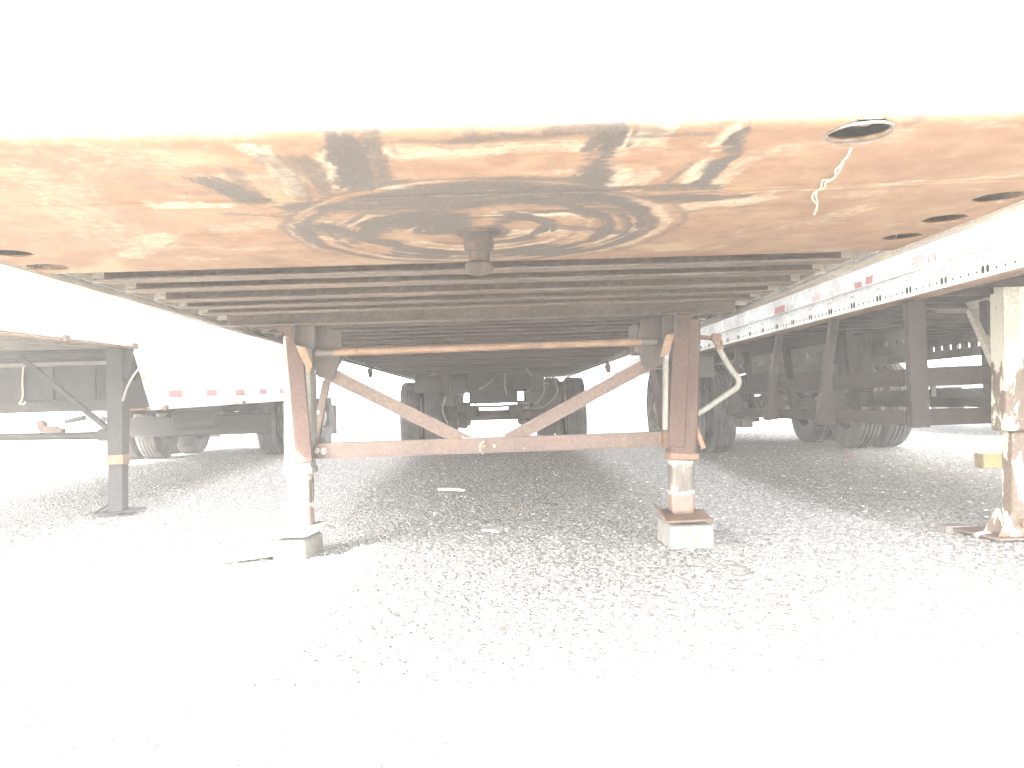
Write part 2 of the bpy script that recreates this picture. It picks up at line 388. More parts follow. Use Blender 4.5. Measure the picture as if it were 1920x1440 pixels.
def tandem(parent, xc, ys, r=0.5, z_frame=1.0):
    first = axle_set(parent, xc, ys[0], r=r)
    for y in ys[1:]:
        for w_ in first: dupe(w_, (0, y-ys[0], ground_z(WO[w_].x, y)-ground_z(WO[w_].x, ys[0])))
    for y in ys:
        z = ground_z(xc, y)+r
        b = MB(); b.tube([(xc-1.0, y, z), (xc+1.0, y, z)], 0.066, 14)
        b.tube([(xc-0.58, y, z), (xc-0.50, y, z)], 0.20, 20); b.tube([(xc+0.50, y, z), (xc+0.58, y, z)], 0.20, 20)
        b.build('axle', MT['axle'], parent)
        for sx in (-1, 1):
            b = MB(); x = xc+sx*0.42
            b.span((x-0.06, y-0.10, z-0.14), (x+0.06, y+0.10, z-0.06)); b.span((x-0.05, y-0.08, z-0.17), (x+0.05, y+0.08, z-0.12))
            b.span((x-0.045, y-0.40, z+0.07), (x+0.045, y+0.40, z+0.13)); b.span((x-0.06, y-0.12, z+0.13), (x+0.06, y+0.12, z+0.18))
            b.build('spring_seat', MT['axle'], parent, bevel=0.012)
            b = MB(); q = Vector((xc+sx*0.30, y-0.16, z+0.06))
            b.lathe(q, (0, -1, 0), [(0, 0.05), (0.02, 0.085), (0.10, 0.088), (0.12, 0.06), (0.24, 0.075), (0.26, 0.02)], 16)
            b.build('brake_chamber', MT['axle'], parent)

# ================================================================== the middle trailer
XC, HW = -0.06, 1.335
ZB, ZF, YF, YR = 1.150, 1.255, 1.255, 15.2              # crossmember bottom, floor, front, rear
TM = empty('semi_trailer', (XC, 8, 0), 'rusty box semi trailer in the middle, seen from under its nose with kingpin and crossmembers', 'semi trailer', 'semi trailers parked side by side')
# coupler plates with real holes
KP = Vector((P(897, 440, 2.10).x, 2.10))
HOLES = []
def hole(x, y, r, n=28): HOLES.append((x, y, r, n))
q = PZ(1611, 250, ZB); hole(q.x, q.y, 0.052)
for pxy in ((1872, 370), (1771, 410), (1691, 443), (1955, 334)):
    q = PZ(*pxy, ZB); hole(q.x, q.y, 0.056)
for pxy in ((20, 475), (90, 501)):
    q = PZ(*pxy, ZB); hole(q.x, q.y, 0.056)
q = PZ(-60, 447, ZB); hole(-1.285, 1.99, 0.056)
for h_ in HOLES: pass
SEAM = 1.735; PEND = 2.545
YW, ROLLR = 1.327, 0.030; ROLL0 = YW+ROLLR          # the nose of the plate is rolled up to the front wall
def seg_d(p, a, b):
    a = Vector(a); b = Vector(b); ab = b-a; t = max(0, min(1, (p-a).dot(ab)/ab.dot(ab))); return (p-a-ab*t).length, t
def G(px, py): q = PZ(px, py, ZB); return (q.x, q.y)
STREAK = [  # grease smears: two ends measured on the plate, half width, strength
    (G(648, 268), G(672, 352), 0.045, 1.0), (G(625, 285), G(655, 345), 0.030, .9), (G(700, 290), G(730, 340), 0.02, .6),
    (G(395, 345), G(470, 372), 0.050, .9), (G(430, 320), G(470, 360), 0.025, .6), (G(505, 300), G(575, 368), 0.045, .6), (G(560, 300), G(620, 365), 0.03, .7),
    (G(1155, 250), G(1112, 352), 0.035, 1.0), (G(1120, 262), G(1090, 300), 0.02, .8), (G(1392, 248), G(1318, 352), 0.020, 1.1), (G(1375, 255), G(1300, 345), 0.012, .6),
    (G(1250, 340), G(1330, 300), 0.012, .4),
    (G(720, 372), G(1130, 356), 0.045, 1.0), (G(720, 350), G(1130, 338), 0.045, .85), (G(690, 262), G(720, 345), 0.035, .75), (G(1150, 300), G(1070, 352), 0.045, .9), (G(1040, 352), G(1340, 350), 0.020, .8), (G(860, 262), G(1120, 250), 0.022, .7), (G(1180, 258), G(1330, 250), 0.012, .6), (G(420, 400), G(640, 410), 0.018, .6), (G(1200, 400), G(1420, 385), 0.020, .5), (G(1250, 345), G(1290, 310), 0.012, .6), (G(560, 388), G(1320, 369), 0.050, .95), (G(1140, 368), G(1400, 366), 0.018, .8),
    (G(880, 255), G(1240, 246), 0.020, .6), (G(760, 268), G(1100, 258), 0.016, .5), (G(800, 395), G(860, 408), 0.06, .8), (G(690, 395), G(800, 398), 0.03, .7),
    (G(960, 395), G(1180, 390), 0.035, .8), (G(500, 400), G(600, 396), 0.02, .4), (G(1600, 250), G(1740, 232), 0.018, .55), (G(1225, 250), G(1400, 236), 0.012, .5)]
PALE = [(G(605, 290), G(650, 355), 0.025, 1.0), (G(480, 280), G(560, 360), 0.03, .8), (G(720, 290), G(1060, 280), 0.05, .7), (G(1180, 260), G(1150, 345), 0.04, .9),
    (G(1250, 250), G(1190, 350), 0.03, .6), (G(1360, 250), G(1290, 340), 0.025, .9), (G(900, 300), G(1100, 310), 0.03, .5), (G(1400, 300), G(1330, 352), 0.03, .6),
    (G(300, 385), G(420, 384), 0.03, .8), (G(1300, 385), G(1430, 372), 0.05, .7), (G(240, 460), G(60, 330), 0.10, .42), (G(1600, 268), G(1650, 262), 0.06, .45),
    (G(1480, 425), G(1630, 385), 0.05, .45), (G(1350, 440), G(1470, 420), 0.05, .35), (G(700, 348), G(780, 356), 0.03, .9), (G(950, 362), G(1080, 358), 0.012, .9),
    (G(1385, 362), G(1920, 330), 0.012, .6), (G(420, 430), G(560, 420), 0.05, .5), (G(300, 440), G(250, 480), 0.06, .6), (G(100, 290), G(330, 300), 0.12, .40)]
def fbm(v, o=4):
    s_, a_ = 0, 0.5
    for _ in range(o): s_ += a_*noise.noise(v); v = v*2.03; a_ *= 0.5
    return s_
CLEAN = [(G(745, 442), G(835, 445), 0.050, 1.0), (G(1190, 300), G(1290, 290), 0.060, 1.0), (G(800, 318), G(1040, 300), 0.055, .9), (G(940, 392), G(1060, 392), 0.012, .7)]
STREAK += [(G(610, 425), G(705, 450), 0.055, .9), (G(700, 420), G(745, 465), 0.03, .8), (G(745, 468), G(880, 474), 0.020, .9), (G(1060, 425), G(1200, 440), 0.035, .7), (G(560, 420), G(585, 455), 0.03, .8), (G(800, 405), G(870, 415), 0.035, .9), (G(925, 468), G(1050, 465), 0.015, .8), (G(870, 440), G(930, 440), 0.05, .7)]
PALE += [(G(935, 440), G(1040, 430), 0.06, .75), (G(580, 440), G(640, 452), 0.03, .6), (G(930, 400), G(1090, 402), 0.025, .9), (G(700, 400), G(790, 395), 0.02, .6), (G(1120, 455), G(1200, 425), 0.03, .6), (G(760, 478), G(1000, 478), 0.012, .8)]
def streak(p, lst, sd):
    k = 0
    for i, (a, b, hw, s_) in enumerate(lst):
        a = Vector(a); b = Vector(b); ab = b-a
        if (p-(a+b)*0.5).length > ab.length*0.5+hw*2.2: continue
        d, t = seg_d(p, a, b); u = ab.normalized(); al = p.dot(u); pe = p.x*u.y-p.y*u.x
        f = noise.noise(Vector((pe*70, al*7, sd+i))) + 0.6*noise.noise(Vector((pe*160, al*22, sd+i+50)))
        k = max(k, s_*(1-sm(hw*0.25, hw*1.5, d + hw*0.65*f)))
    return k
def masks(x, y):
    p0 = Vector((x, y)); w = Vector((fbm(Vector((x*9, y*9, 1)), 5), fbm(Vector((x*9, y*9, 9)), 5)))
    p = p0 + w*0.034
    gz = streak(p, STREAK, 3); pz = streak(p, PALE, 200)
    pz = max(pz, 0.42*sm(0.1, 0.5, fbm(Vector((x*3, y*11, 21)), 5)*1.6)); gz = max(gz, 0.40*sm(0.15, 0.5, fbm(Vector((x*4, y*14, 31)), 5)*1.6)*(1-sm(0.7, 1.1, abs(x-XC))))
    v = p0-KP; r = v.length + 0.030*fbm(Vector((x*5, y*5, 2))) + 0.012*fbm(Vector((x*22, y*22, 6))); th = math.atan2(v.y, v.x)
    if r < 0.62:
        ring = noise.noise(Vector((r*34, math.cos(th)*0.5, math.sin(th)*0.5))) + 0.5*noise.noise(Vector((r*85, math.cos(th)*0.8, 5+math.sin(th)*0.8)))
        arc = 0.5+0.8*noise.noise(Vector((math.cos(th)*1.6, math.sin(th)*1.6, r*3)))
        inside = 1-sm(0.475, 0.50, r)
        gz = max(gz, inside*sm(0.0, 0.6, ring*0.75+arc*0.7-0.10+0.8*w.x))
        pz = max(pz, inside*sm(0.05, 0.6, -ring+0.02+0.7*w.y)*0.55)
        rim = math.exp(-((r-0.468)/0.012)**2); rk = 0.55+0.6*noise.noise(Vector((math.cos(th)*2.5, math.sin(th)*2.5, 8))); pz = max(pz, rim*0.78*rk); gz *= 1-0.85*rim*rk
        rim2 = math.exp(-((r-0.435)/0.018)**2); gz = max(gz, rim2*0.85)
        rim3 = math.exp(-((r-0.505)/0.014)**2)*(0.5+0.6*math.cos(th)); gz = max(gz, rim3*0.55)
        ck = streak(p, CLEAN, 400); gz *= 1-0.95*ck; pz *= 1-0.8*ck
        if r < 0.10: gz = max(gz, 0.7*(1-sm(0.05, 0.1, r)))
    else:
        ck = streak(p, CLEAN, 400); gz *= 1-0.95*ck; pz *= 1-0.8*ck
    for hx, hy, hr, n_ in HOLES[:1]:
        d = (Vector((x, y))-Vector((hx, hy))).length
        pz = max(pz, 0.45*(1-sm(hr+0.003, hr+0.014, d))); gz *= sm(hr+0.006, hr+0.02, d)
    return gz, pz
def plate(y0, y1, z, step=0.0078):
    pts = []; edges = []
    x0, x1 = XC-HW+0.012, XC+HW-0.012
    hs_ = [h_ for h_ in HOLES if y0 < h_[1]-h_[2] and h_[1]+h_[2] < y1]
    nx = int((x1-x0)/step); ny = int((y1-y0)/step)
    for j in range(ny+1):
        for i in range(nx+1):
            x = x0+(x1-x0)*i/nx; y = y0+(y1-y0)*j/ny
            if any((x-h_[0])**2+(y-h_[1])**2 < (h_[2]+step*0.5)**2 for h_ in hs_): continue
            pts.append(Vector((x, y)))
    for hx, hy, hr, n_ in hs_:
        b = len(pts)
        for k in range(n_):
            a = 2*math.pi*k/n_; rr = hr*(1+0.02*math.sin(3*a+hx*9)); pts.append(Vector((hx+rr*math.cos(a), hy+rr*math.sin(a))))
            edges.append((b+k, b+(k+1) % n_))
    vv, ee, ff, _, _, _ = delaunay_2d_cdt(pts, edges, [], 0, 1e-5)
    fs = []
    for f_ in ff:
        c_ = sum((vv[i] for i in f_), Vector((0, 0)))/len(f_)
        if any((c_-Vector(h_[:2])).length < h_[2]*0.97 for h_ in hs_): continue
        fs.append(tuple(reversed(f_)))
    o0 = Vector(((x0+x1)/2, (y0+y1)/2, z)); me = bpy.data.meshes.new('coupler_plate')
    wave = lambda x, y: 0.005*noise.noise(Vector((x*2.2, y*3.1, 7)))*sm(max(y0, ROLL0), max(y0, ROLL0)+0.12, y)*(1-sm(y1-0.12, y1, y)) + (ROLLR-math.sqrt(max(0, ROLLR**2-(ROLL0-y)**2)) if y < ROLL0 else 0)
    me.from_pydata([(p.x-o0.x, p.y-o0.y, wave(p.x, p.y)) for p in vv], [], fs)
    mk = [masks(p.x, p.y) for p in vv]
    for nm, i in (('grease', 0), ('pale', 1)):
        a = me.attributes.new(nm, 'FLOAT', 'POINT'); a.data.foreach_set('value', [q_[i] for q_ in mk])
    me.polygons.foreach_set('use_smooth', [True]*len(me.polygons)); me.materials.append(MT['plate'])
    o = place('coupler_plate', me, TM, o0)
    s_ = o.modifiers.new('thickness', 'SOLIDIFY'); s_.thickness = 0.007; s_.offset = -1
    return o
plate(YW+0.0035, SEAM+0.004, ZB+0.0015); plate(SEAM-0.004, PEND, ZB-0.0015)
# pieces of the round hole: burnt weld rim
hx, hy, hr, _ = HOLES[0]
b = MB(); b.tube([(hx+(hr+0.002)*math.cos(a)*(1+0.03*math.sin(5*a)), hy+(hr+0.002)*math.sin(a)*(1+0.03*math.sin(4*a)), ZB+0.0005) for a in [2*math.pi*k/40 for k in range(41)]],
     [0.0026+0.0014*noise.noise(Vector((k*0.9, 0, 0))) for k in range(41)], 6, caps=False)
b.build('weld_rim', MT['gusset'], TM)
b = MB()
for k in range(16):
    a = random.uniform(0, 6.28); a2 = a+random.uniform(1.5, 4.5); zz = ZB+random.uniform(0.03, 0.07)
    p0 = Vector((hx+hr*0.95*math.cos(a), hy+hr*0.95*math.sin(a), zz)); p1 = Vector((hx+hr*0.95*math.cos(a2), hy+hr*0.95*math.sin(a2), zz+0.01))
    mp = (p0+p1)/2+Vector((random.uniform(-.02, .02), random.uniform(-.02, .02), random.uniform(-.03, 0)))
    b.tube(smooth_path([p0, mp, p1], 5), 0.0022, 5)
b.build('fibre_tangle', MT['primer'], TM, kind='stuff')
# kingpin
kz = ZB-0.004
b = MB(); c = Vector((KP.x, KP.y, kz))
b.lathe(c, (0, 0, -1), [(-0.004, 0.060), (0.004, 0.055), (0.006, 0.0385), (0.040, 0.0375), (0.044, 0.036), (0.047, 0.0275), (0.066, 0.0265), (0.072, 0.0255), (0.076, 0.029), (0.080, 0.036), (0.096, 0.0365), (0.104, 0.031), (0.108, 0.012)], 32)
b.build('kingpin', MT['pin'], TM)
# dried strand
pts = [(1596, 278), (1590, 292), (1583, 300), (1576, 310), (1566, 320), (1567, 330), (1557, 338), (1548, 343), (1546, 352), (1532, 357), (1524, 366), (1524, 374), (1532, 383), (1531, 392), (1527, 402)]
def strand(pts, r, dz):
    return MB().tube(smooth_path([PZ(x, y, ZB-dz) for x, y in pts], 4), r, 6)
b = strand(pts, 0.0020, 0.006); b2 = strand([(1583, 300), (1578, 312), (1573, 322), (1560, 336), (1543, 338), (1540, 348), (1537, 356)], 0.0015, 0.008)
b.add(b2.v, b2.f); b3 = strand([(1532, 357), (1530, 368), (1533, 378), (1531, 390)], 0.0014, 0.009); b.add(b3.v, b3.f)
st = b.build('twine_strand', MT['twine'])
tag(st, 'pale tangled strand hanging below the round hole in the rusty plate', 'twine')

# crossmembers: C channels, bottom flange towards the front
def cross_mesh(y, zb, zt, w=2*HW-0.19, fl=0.085, mat='member'):
    b = MB(); x0, x1 = XC-w/2, XC+w/2
    b.span((x0, y+fl-0.006, zb+0.0057), (x1, y+fl, zt-0.0062)); b.span((x0, y, zb), (x1, y+fl+0.001, zb+0.0055)); b.span((x0, y, zt-0.006), (x1, y+fl+0.0005, zt+0.0005))
    return b
first = cross_mesh(2.70, ZB, ZF-0.004).build('crossmember', MT['member'], TM)
yy = 2.95; ys_ = []
while yy < 14.9:
    if abs(yy-3.95) > 0.1: dupe(first, (random.uniform(-.006, .006), yy-2.70, random.uniform(-.004, .004)))
    yy += 0.25
cross_mesh(3.93, ZB-0.036, ZF-0.004, fl=0.105).build('crossmember', MT['member'], TM)
MB().span((XC-HW+0.06, PEND-0.08, ZB+0.004), (XC+HW-0.06, PEND-0.072, ZF-0.001)).build('hole_shade_plate', MT['member'], TM)  # added to block light behind the plate, so its holes look dark
# floor boards
nb = 9; bw = (2*HW-0.10)/nb
fb = MB().span((XC-HW+0.05, YW+0.04, ZF+0.003), (XC-HW+0.05+bw-0.006, YR-0.03, ZF+0.034)).build('floor_board', MT['wood'], TM)
for k in range(1, nb): dupe(fb, (bw*k, 0, random.uniform(0, 0.003)))
# bottom rails, with end clips at each crossmember and rivets
for sx in (-1, 1):
    xe = XC+sx*HW
    b = MB(); b.span((xe-sx*0.045, PEND, ZB+0.012), (xe-sx*0.040, YR, ZF+0.16))             # inner face
    b.build('bottom_rail', MT['clip'], TM)
    b = MB(); f_ = MB().span((xe-sx*0.030, ROLL0, ZB-0.010), (xe+sx*0.004, YR, ZB+0.006)).build('rail_flange', MT['clip'], TM); MB().span((xe-sx*0.058, ROLL0+0.03, ZB+0.0065), (xe-sx*0.052, PEND-0.081, ZF-0.001)).build('hole_shade_plate', MT['member'], TM)  # inner plates added dark so the plate holes look shaded inside
    b.span((xe-sx*0.004, YW+0.04, ZB+0.0065), (xe+sx*0.007, YR, ZB+0.16))
    rl = b.build('bottom_rail', MT['white'], TM, bevel=0.002)
    b = MB(); y = YW+0.1
    while y < 9:
        b.lathe((xe-sx*0.013, y, ZB-0.010), (0, 0, -1), [(0, 0.007), (0.003, 0.005), (0.0045, 0.001)], 6); y += 0.06
    b.build('rivets', MT['clip'], rl, kind='stuff')
    cl = MB().span((xe-sx*0.0945, 2.796, ZB+0.008), (xe-sx*0.046, 2.801, ZF-0.012)).build('end_clip', MT['clip'], TM)
    y = 2.95
    while y < 9.5: dupe(cl, (0, y-2.70, 0)); y += 0.25
# the side light hanging from the left rail and the loop on the right
b = MB(); q = P(694, 700, 8.9); b.tube([q+Vector((0, 0, .05)), q, q+Vector((.0, .02, -.04))], [0.03, 0.028, 0.02], 8); b.build('marker_light', MT['dark'], TM)
b = MB(); q = P(1139, 688, 7.9); b.tube([q+Vector((0, 0, .06)), q, q+Vector((.01, .02, -.045))], [0.012, 0.03, 0.022], 8); b.build('marker_light', MT['grey'], TM)
# box
b = MB(); b.span((XC-HW+0.008, YW+0.0045, ZB+0.013), (XC+HW-0.008, YW+0.03, 4.05)); fw = b.build('front_wall', MT['white'], TM, bevel=0.004)
for k in range(5):
    x = XC-1.1+k*0.55; MB().span((x-0.03, YW-0.02, ZB+0.12), (x+0.03, YW+0.004, 4.0)).build('front_post', MT['white'], TM, bevel=0.004)
for sx in (-1, 1):
    x = XC+sx*(HW-0.012)
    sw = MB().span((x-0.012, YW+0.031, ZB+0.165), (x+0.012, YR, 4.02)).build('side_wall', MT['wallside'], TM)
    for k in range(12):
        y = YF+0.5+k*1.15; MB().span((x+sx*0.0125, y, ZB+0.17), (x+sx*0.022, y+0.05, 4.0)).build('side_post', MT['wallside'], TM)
MB().span((XC-HW+0.002, YW+0.01, 4.052), (XC+HW-0.002, YR, 4.08)).build('roof', MT['white'], TM)
MB().span((XC-HW+0.02, YR+0.001, ZB+0.02), (XC+HW-0.02, YR+0.03, 4.02)).build('rear_door', MT['white'], TM)

# ---------------- landing gear of the middle trailer
LY = 4.10
pW = 0.132
def leg(side, top, bot, tube_bot, chan_top, chan_bot, collar):
    a = P(*top, LY); c_ = P(*bot, LY); d_ = P(*tube_bot, LY)
    h = MB().bar(c_, a, pW, pW, (0, 1, 0)).build('landing_leg', MT['pale'] if side < 0 else MT['primerd'], TM, bevel=0.018, seg=3)
    ca = P(*chan_top, LY-0.072); cb = P(*chan_bot, LY-0.078)
    MB().bar(cb, ca, 0.080, 0.014, (0, 1, 0)).build('front_channel', MT['primerd'], h, bevel=0.005)
    t = (a-c_).normalized()
    b = MB(); b.bar(c_-t*0.004, c_+t*0.032, pW+0.016, pW+0.016, (0, 1, 0)); b.build('collar', MT['wall2'] if side > 0 else MT['pale'], h, bevel=0.008)
    it = MB().bar(d_, c_-t*0.003, pW-0.016, pW-0.016, (0, 1, 0)).build('leg_tube', MT['legtube'], h, bevel=0.020, seg=3)
    return h
m = NT('worn_leg_tube')       # bare steel window with pale chipped borders above brown primer
sp_ = m.n('ShaderNodeSeparateXYZ'); m.l(m.pos, sp_.inputs[0])
n1 = m.noise(17, 4, 0.6, m.mapped((1.4, 1.4, 0.35)), 0.3, 2); n2 = m.noise(34, 5, 0.7, None, 0.3, 4); n3 = m.noise(13, 3, 0.6, None, 0.4, 7)
zz_ = m.math('ADD', sp_.outputs[2], m.math('MULTIPLY_ADD', n3, 0.10, -0.05))
bare = m.mix(m.step(n1, 0.40, 0.62), (0.060, 0.050, 0.039), (0.11, 0.097, 0.078)); bare = m.mix(m.step(m.math('ADD', n1, m.math('MULTIPLY_ADD', n2, 0.1, -0.05)), 0.60, 0.62), bare, (0.34, 0.32, 0.27))
brown = m.mix(m.step(n2, 0.35, 0.65), (0.13, 0.080, 0.060), (0.16, 0.105, 0.08))
c = m.mix(m.step(zz_, 0.236, 0.240), brown, (0.38, 0.34, 0.275)); c = m.mix(m.step(zz_, 0.252, 0.256), c, bare)
c = m.mix(m.step(zz_, 0.378, 0.384), c, (0.38, 0.34, 0.275))
m.bump(n2, 0.2, 0.003); MT['legtube'] = m.done(c, 0.6)
legL = leg(-1, (561, 628), (563, 886), (565, 992), (551, 632), (571, 868), 0)
legR = leg(1, (1285, 598), (1277, 860), (1277, 962), (1279, 598), (1268, 838), 0)
# mounting wings, gusset brackets, flanges
def pxprism(pts, D, th): return MB().prism([P(x, y, D) for x, y in pts], (0, th, 0))
pxprism([(508, 606), (551, 604), (551, 634), (533, 630), (530, 625), (509, 615)], LY-0.078, 0.10).build('mounting_wing', MT['primerd'], legL, bevel=0.003)
pxprism([(1266, 578), (1307, 577), (1307, 590), (1287, 602), (1284, 613), (1266, 613)], LY-0.078, 0.10).build('mounting_wing', MT['primerd'], legR, bevel=0.003)
pxprism([(553, 607), (590, 605), (590, 655), (573, 651), (553, 645)], LY-0.082, 0.010).build('gusset_plate', MT['gussetd'], legL, bevel=0.002)
pxprism([(590, 604), (640, 622), (642, 650), (636, 684), (622, 714), (596, 706), (584, 676), (586, 655)], LY-0.016, 0.012).build('gusset_plate', MT['gussetd'], legL, bevel=0.002)
pxprism([(1240, 586), (1266, 583), (1266, 622), (1248, 625), (1240, 640)], LY-0.082, 0.010).build('gusset_plate', MT['gussetd'], legR, bevel=0.002)
pxprism([(1200, 600), (1244, 590), (1244, 660), (1234, 680), (1214, 694), (1202, 676), (1194, 640)], LY-0.016, 0.012).build('gusset_plate', MT['gussetd'], legR, bevel=0.002)
def ribbon(pts, D0, D1, th, name, mat, par):
    b = MB(); n = len(pts); a = [P(x, y, D0) for x, y in pts]; c_ = [p+Vector((0, D1-D0, 0)) for p in a]
    off = Vector((0.004, 0, -th))
    for i in range(n-1):
        b.add([a[i], a[i+1], c_[i+1], c_[i], a[i]+off, a[i+1]+off, c_[i+1]+off, c_[i]+off], [(0,1,2,3),(7,6,5,4),(0,4,5,1),(2,6,7,3),(1,5,6,2),(0,3,7,4)])
    return b.build(name, mat, par)
ribbon([(551, 608), (550, 640), (553, 646), (572, 650)], LY-0.125, LY-0.080, 0.005, 'gusset_flange', MT['gusset'], legL)
ribbon([(1267, 584), (1267, 620), (1264, 624), (1250, 625)], LY-0.125, LY-0.080, 0.005, 'gusset_flange', MT['gusset'], legR)
pxprism([(553, 646), (573, 649), (586, 684), (580, 702), (568, 678)], LY-0.095, 0.012).build('bent_flange', MT['orange'], legL, bevel=0.002)
pxprism([(1250, 624), (1266, 623), (1256, 660), (1237, 671)], LY-0.095, 0.012).build('bent_flange', MT['orange'], legR, bevel=0.002)
# gearbox humps and shaft couplers
for (px, py, par) in ((606, 658, legL), (1212, 640, legR)):
    q = P(px, py, LY+0.05); b = MB(); b.span(q+Vector((-.06, 0.03, -.06)), q+Vector((.06, .20, .10))); b.build('gearbox', MT['gusset'], par, bevel=0.02)
b = MB(); a = P(614, 661, LY-0.02); c_ = P(1202, 641, LY-0.02); b.tube([a, c_], 0.0185, 14)
b.build('cross_shaft', MT['orange'], TM)
b = MB(); b.tube([P(592, 662, LY-0.02), P(626, 661, LY-0.02)], 0.020, 12); b.tube([P(621, 657, LY-0.03), P(621, 668, LY-0.03)], 0.008, 8); b.build('shaft_coupler', MT['gusset'], TM)
b = MB(); b.tube([P(1194, 641.5, LY-0.02), P(1232, 640, LY-0.02)], 0.018, 12); b.build('shaft_coupler', MT['gusset'], TM)
# lower cross beam: an angle iron
a = P(585, 846, LY-0.005); c_ = P(1249, 823, LY-0.005)
b = MB(); b.bar(a, c_, 0.006, 0.072, (0, 0, 1)); b.bar(a+Vector((0, .027, .034)), c_+Vector((0, .027, .034)), 0.050, 0.006, (0, 0, 1)); b.bar(a+Vector((0, -.010, -.035)), c_+Vector((0, -.010, -.035)), 0.016, 0.005)
lb = b.build('cross_beam', MT['primer'], TM)
def bolt(px, py, D, r, par, mat='clip'):
    q = P(px, py, D); MB().lathe(q, (0, -1, 0), [(0, r*1.45), (0.003, r*1.45), (0.004, r), (0.014, r*0.92), (0.016, r*0.6)], 6).build('bolt', MT[mat], par)
bolt(607, 846, LY-0.009, 0.013, lb, 'pale'); bolt(594, 845, LY-0.02, 0.011, lb); bolt(907, 836, LY-0.009, 0.012, lb, 'orange'); bolt(927, 836, LY-0.009, 0.007, lb)
bolt(1236, 825, LY-0.02, 0.013, lb, 'wall2')
b = MB(); pts = [P(908, 828, LY-0.012), P(902, 832, LY-0.014), P(900, 840, LY-0.014), P(902, 847, LY-0.014), P(907, 850, LY-0.012)]
b.tube(smooth_path(pts, 4), [0.006+0.002*noise.noise(Vector((k, 0, 0))) for k in range(17)], 6); b.build('weld_bead', MT['clip'], lb)
b = MB(); b.span(P(581, 836, LY-0.03), P(590, 862, LY+0.03)); b.build('end_bracket', MT['orange'], lb, bevel=0.003)
b = MB(); b.span(P(1243, 808, LY-0.03), P(1252, 838, LY+0.03)); b.build('end_bracket', MT['wall2'], lb, bevel=0.004)
# V braces: flat angles
def brace(a, c_, D0, D1, w, name='diagonal_brace', mat='primer'):
    a = P(*a, D0); c_ = P(*c_, D1); t = (c_-a).normalized(); u = Vector((0, 1, 0)); u = (u-t*u.dot(t)).normalized(); r = t.cross(u)
    if r.z < 0: r = -r
    b = MB(); b.bar(a, c_, w, 0.006, u); b.bar(a+u*0.024-r*(w/2-0.003), c_+u*0.024-r*(w/2-0.003), 0.006, 0.044, u)
    return b.build(name, MT[mat], TM)
brace((596, 690), (882, 832), LY+0.012, LY+0.012, 0.066); brace((1242, 668), (950, 826), LY+0.012, LY+0.012, 0.066)
for pts in ([(866, 819), (874, 822), (884, 822), (890, 828)], [(1040, 812), (1041, 818), (1040, 824)]):
    b = MB(); b.tube(smooth_path([P(x, y, LY+0.004) for x, y in pts], 4), 0.005, 6); b.build('weld_bead', MT['clip'], TM)
# back struts to the frame
for a, c_ in (((588, 838), (614, 708)), ((1243, 812), (1224, 690))):
    A = P(*a, LY+0.07); B_ = P(*c_, LY+0.95); MB().bar(A, B_, 0.075, 0.007, (0, 1, 0.3)).build('back_strut', MT['primer'], TM)
q = P(595, 773, LY+0.41); MB().lathe(q, (0, -1, 0), [(-0.001, 0.012), (0.004, 0.012), (0.006, 0.008)], 8).build('bolt', MT['stick'], TM)
# grey side bars next to the left leg, seen behind it
MB().bar(P(585, 702, LY+0.03), P(588, 846, LY+0.03), 0.030, 0.05, (0, 1, 0)).build('leg_side_bar', MT['grey'], legL)
MB().bar(P(578, 690, LY-0.05), P(581, 752, LY-0.05), 0.014, 0.012, (0, 1, 0)).build('leg_side_bar', MT['pale'], legL)
MB().bar(P(1248, 668, LY-0.03), P(1247, 806, LY-0.03), 0.018, 0.05, (0, 1, 0)).build('leg_side_bar', MT['pale'], legR)  # pale strip added for the sky-lit, primed left face of the leg
# feet
fz = 0.105
b = MB(); x0, x1 = -1.08, -0.90
b.prism([(x0-0.03, 3.99, fz+0.022), (x0, 3.93, fz+0.004), (x1-0.02, 3.93, fz+0.004), (x1+0.035, 3.96, fz+0.028), (x1+0.055, 4.16, fz+0.036), (x0+0.02, 4.24, fz+0.022)], (0, 0, 0.014))
b.build('foot_plate', MT['pale'], legL, bevel=0.004)
q = P(565, 990, LY); MB().tube([Vector((q.x+0.005, LY, fz+0.016)), Vector((q.x+0.005, LY, fz+0.042))], 0.086, 20).build('foot_collar', MT['pale'], legL, bevel=0.008)
zr = 0.118
b = MB(); b.prism([(0.775, 3.90, zr+0.004), (1.00, 3.90, zr+0.006), (1.02, 4.16, zr+0.020), (0.80, 4.20, zr+0.024)], (0, 0, 0.012))
b.prism([(0.775, 3.90, zr+0.017), (0.80, 4.20, zr+0.037), (0.772, 4.20, zr+0.064), (0.745, 3.92, zr+0.044)], (0, 0, 0.010))
b.build('foot_plate', MT['wall2'], legR, bevel=0.004)
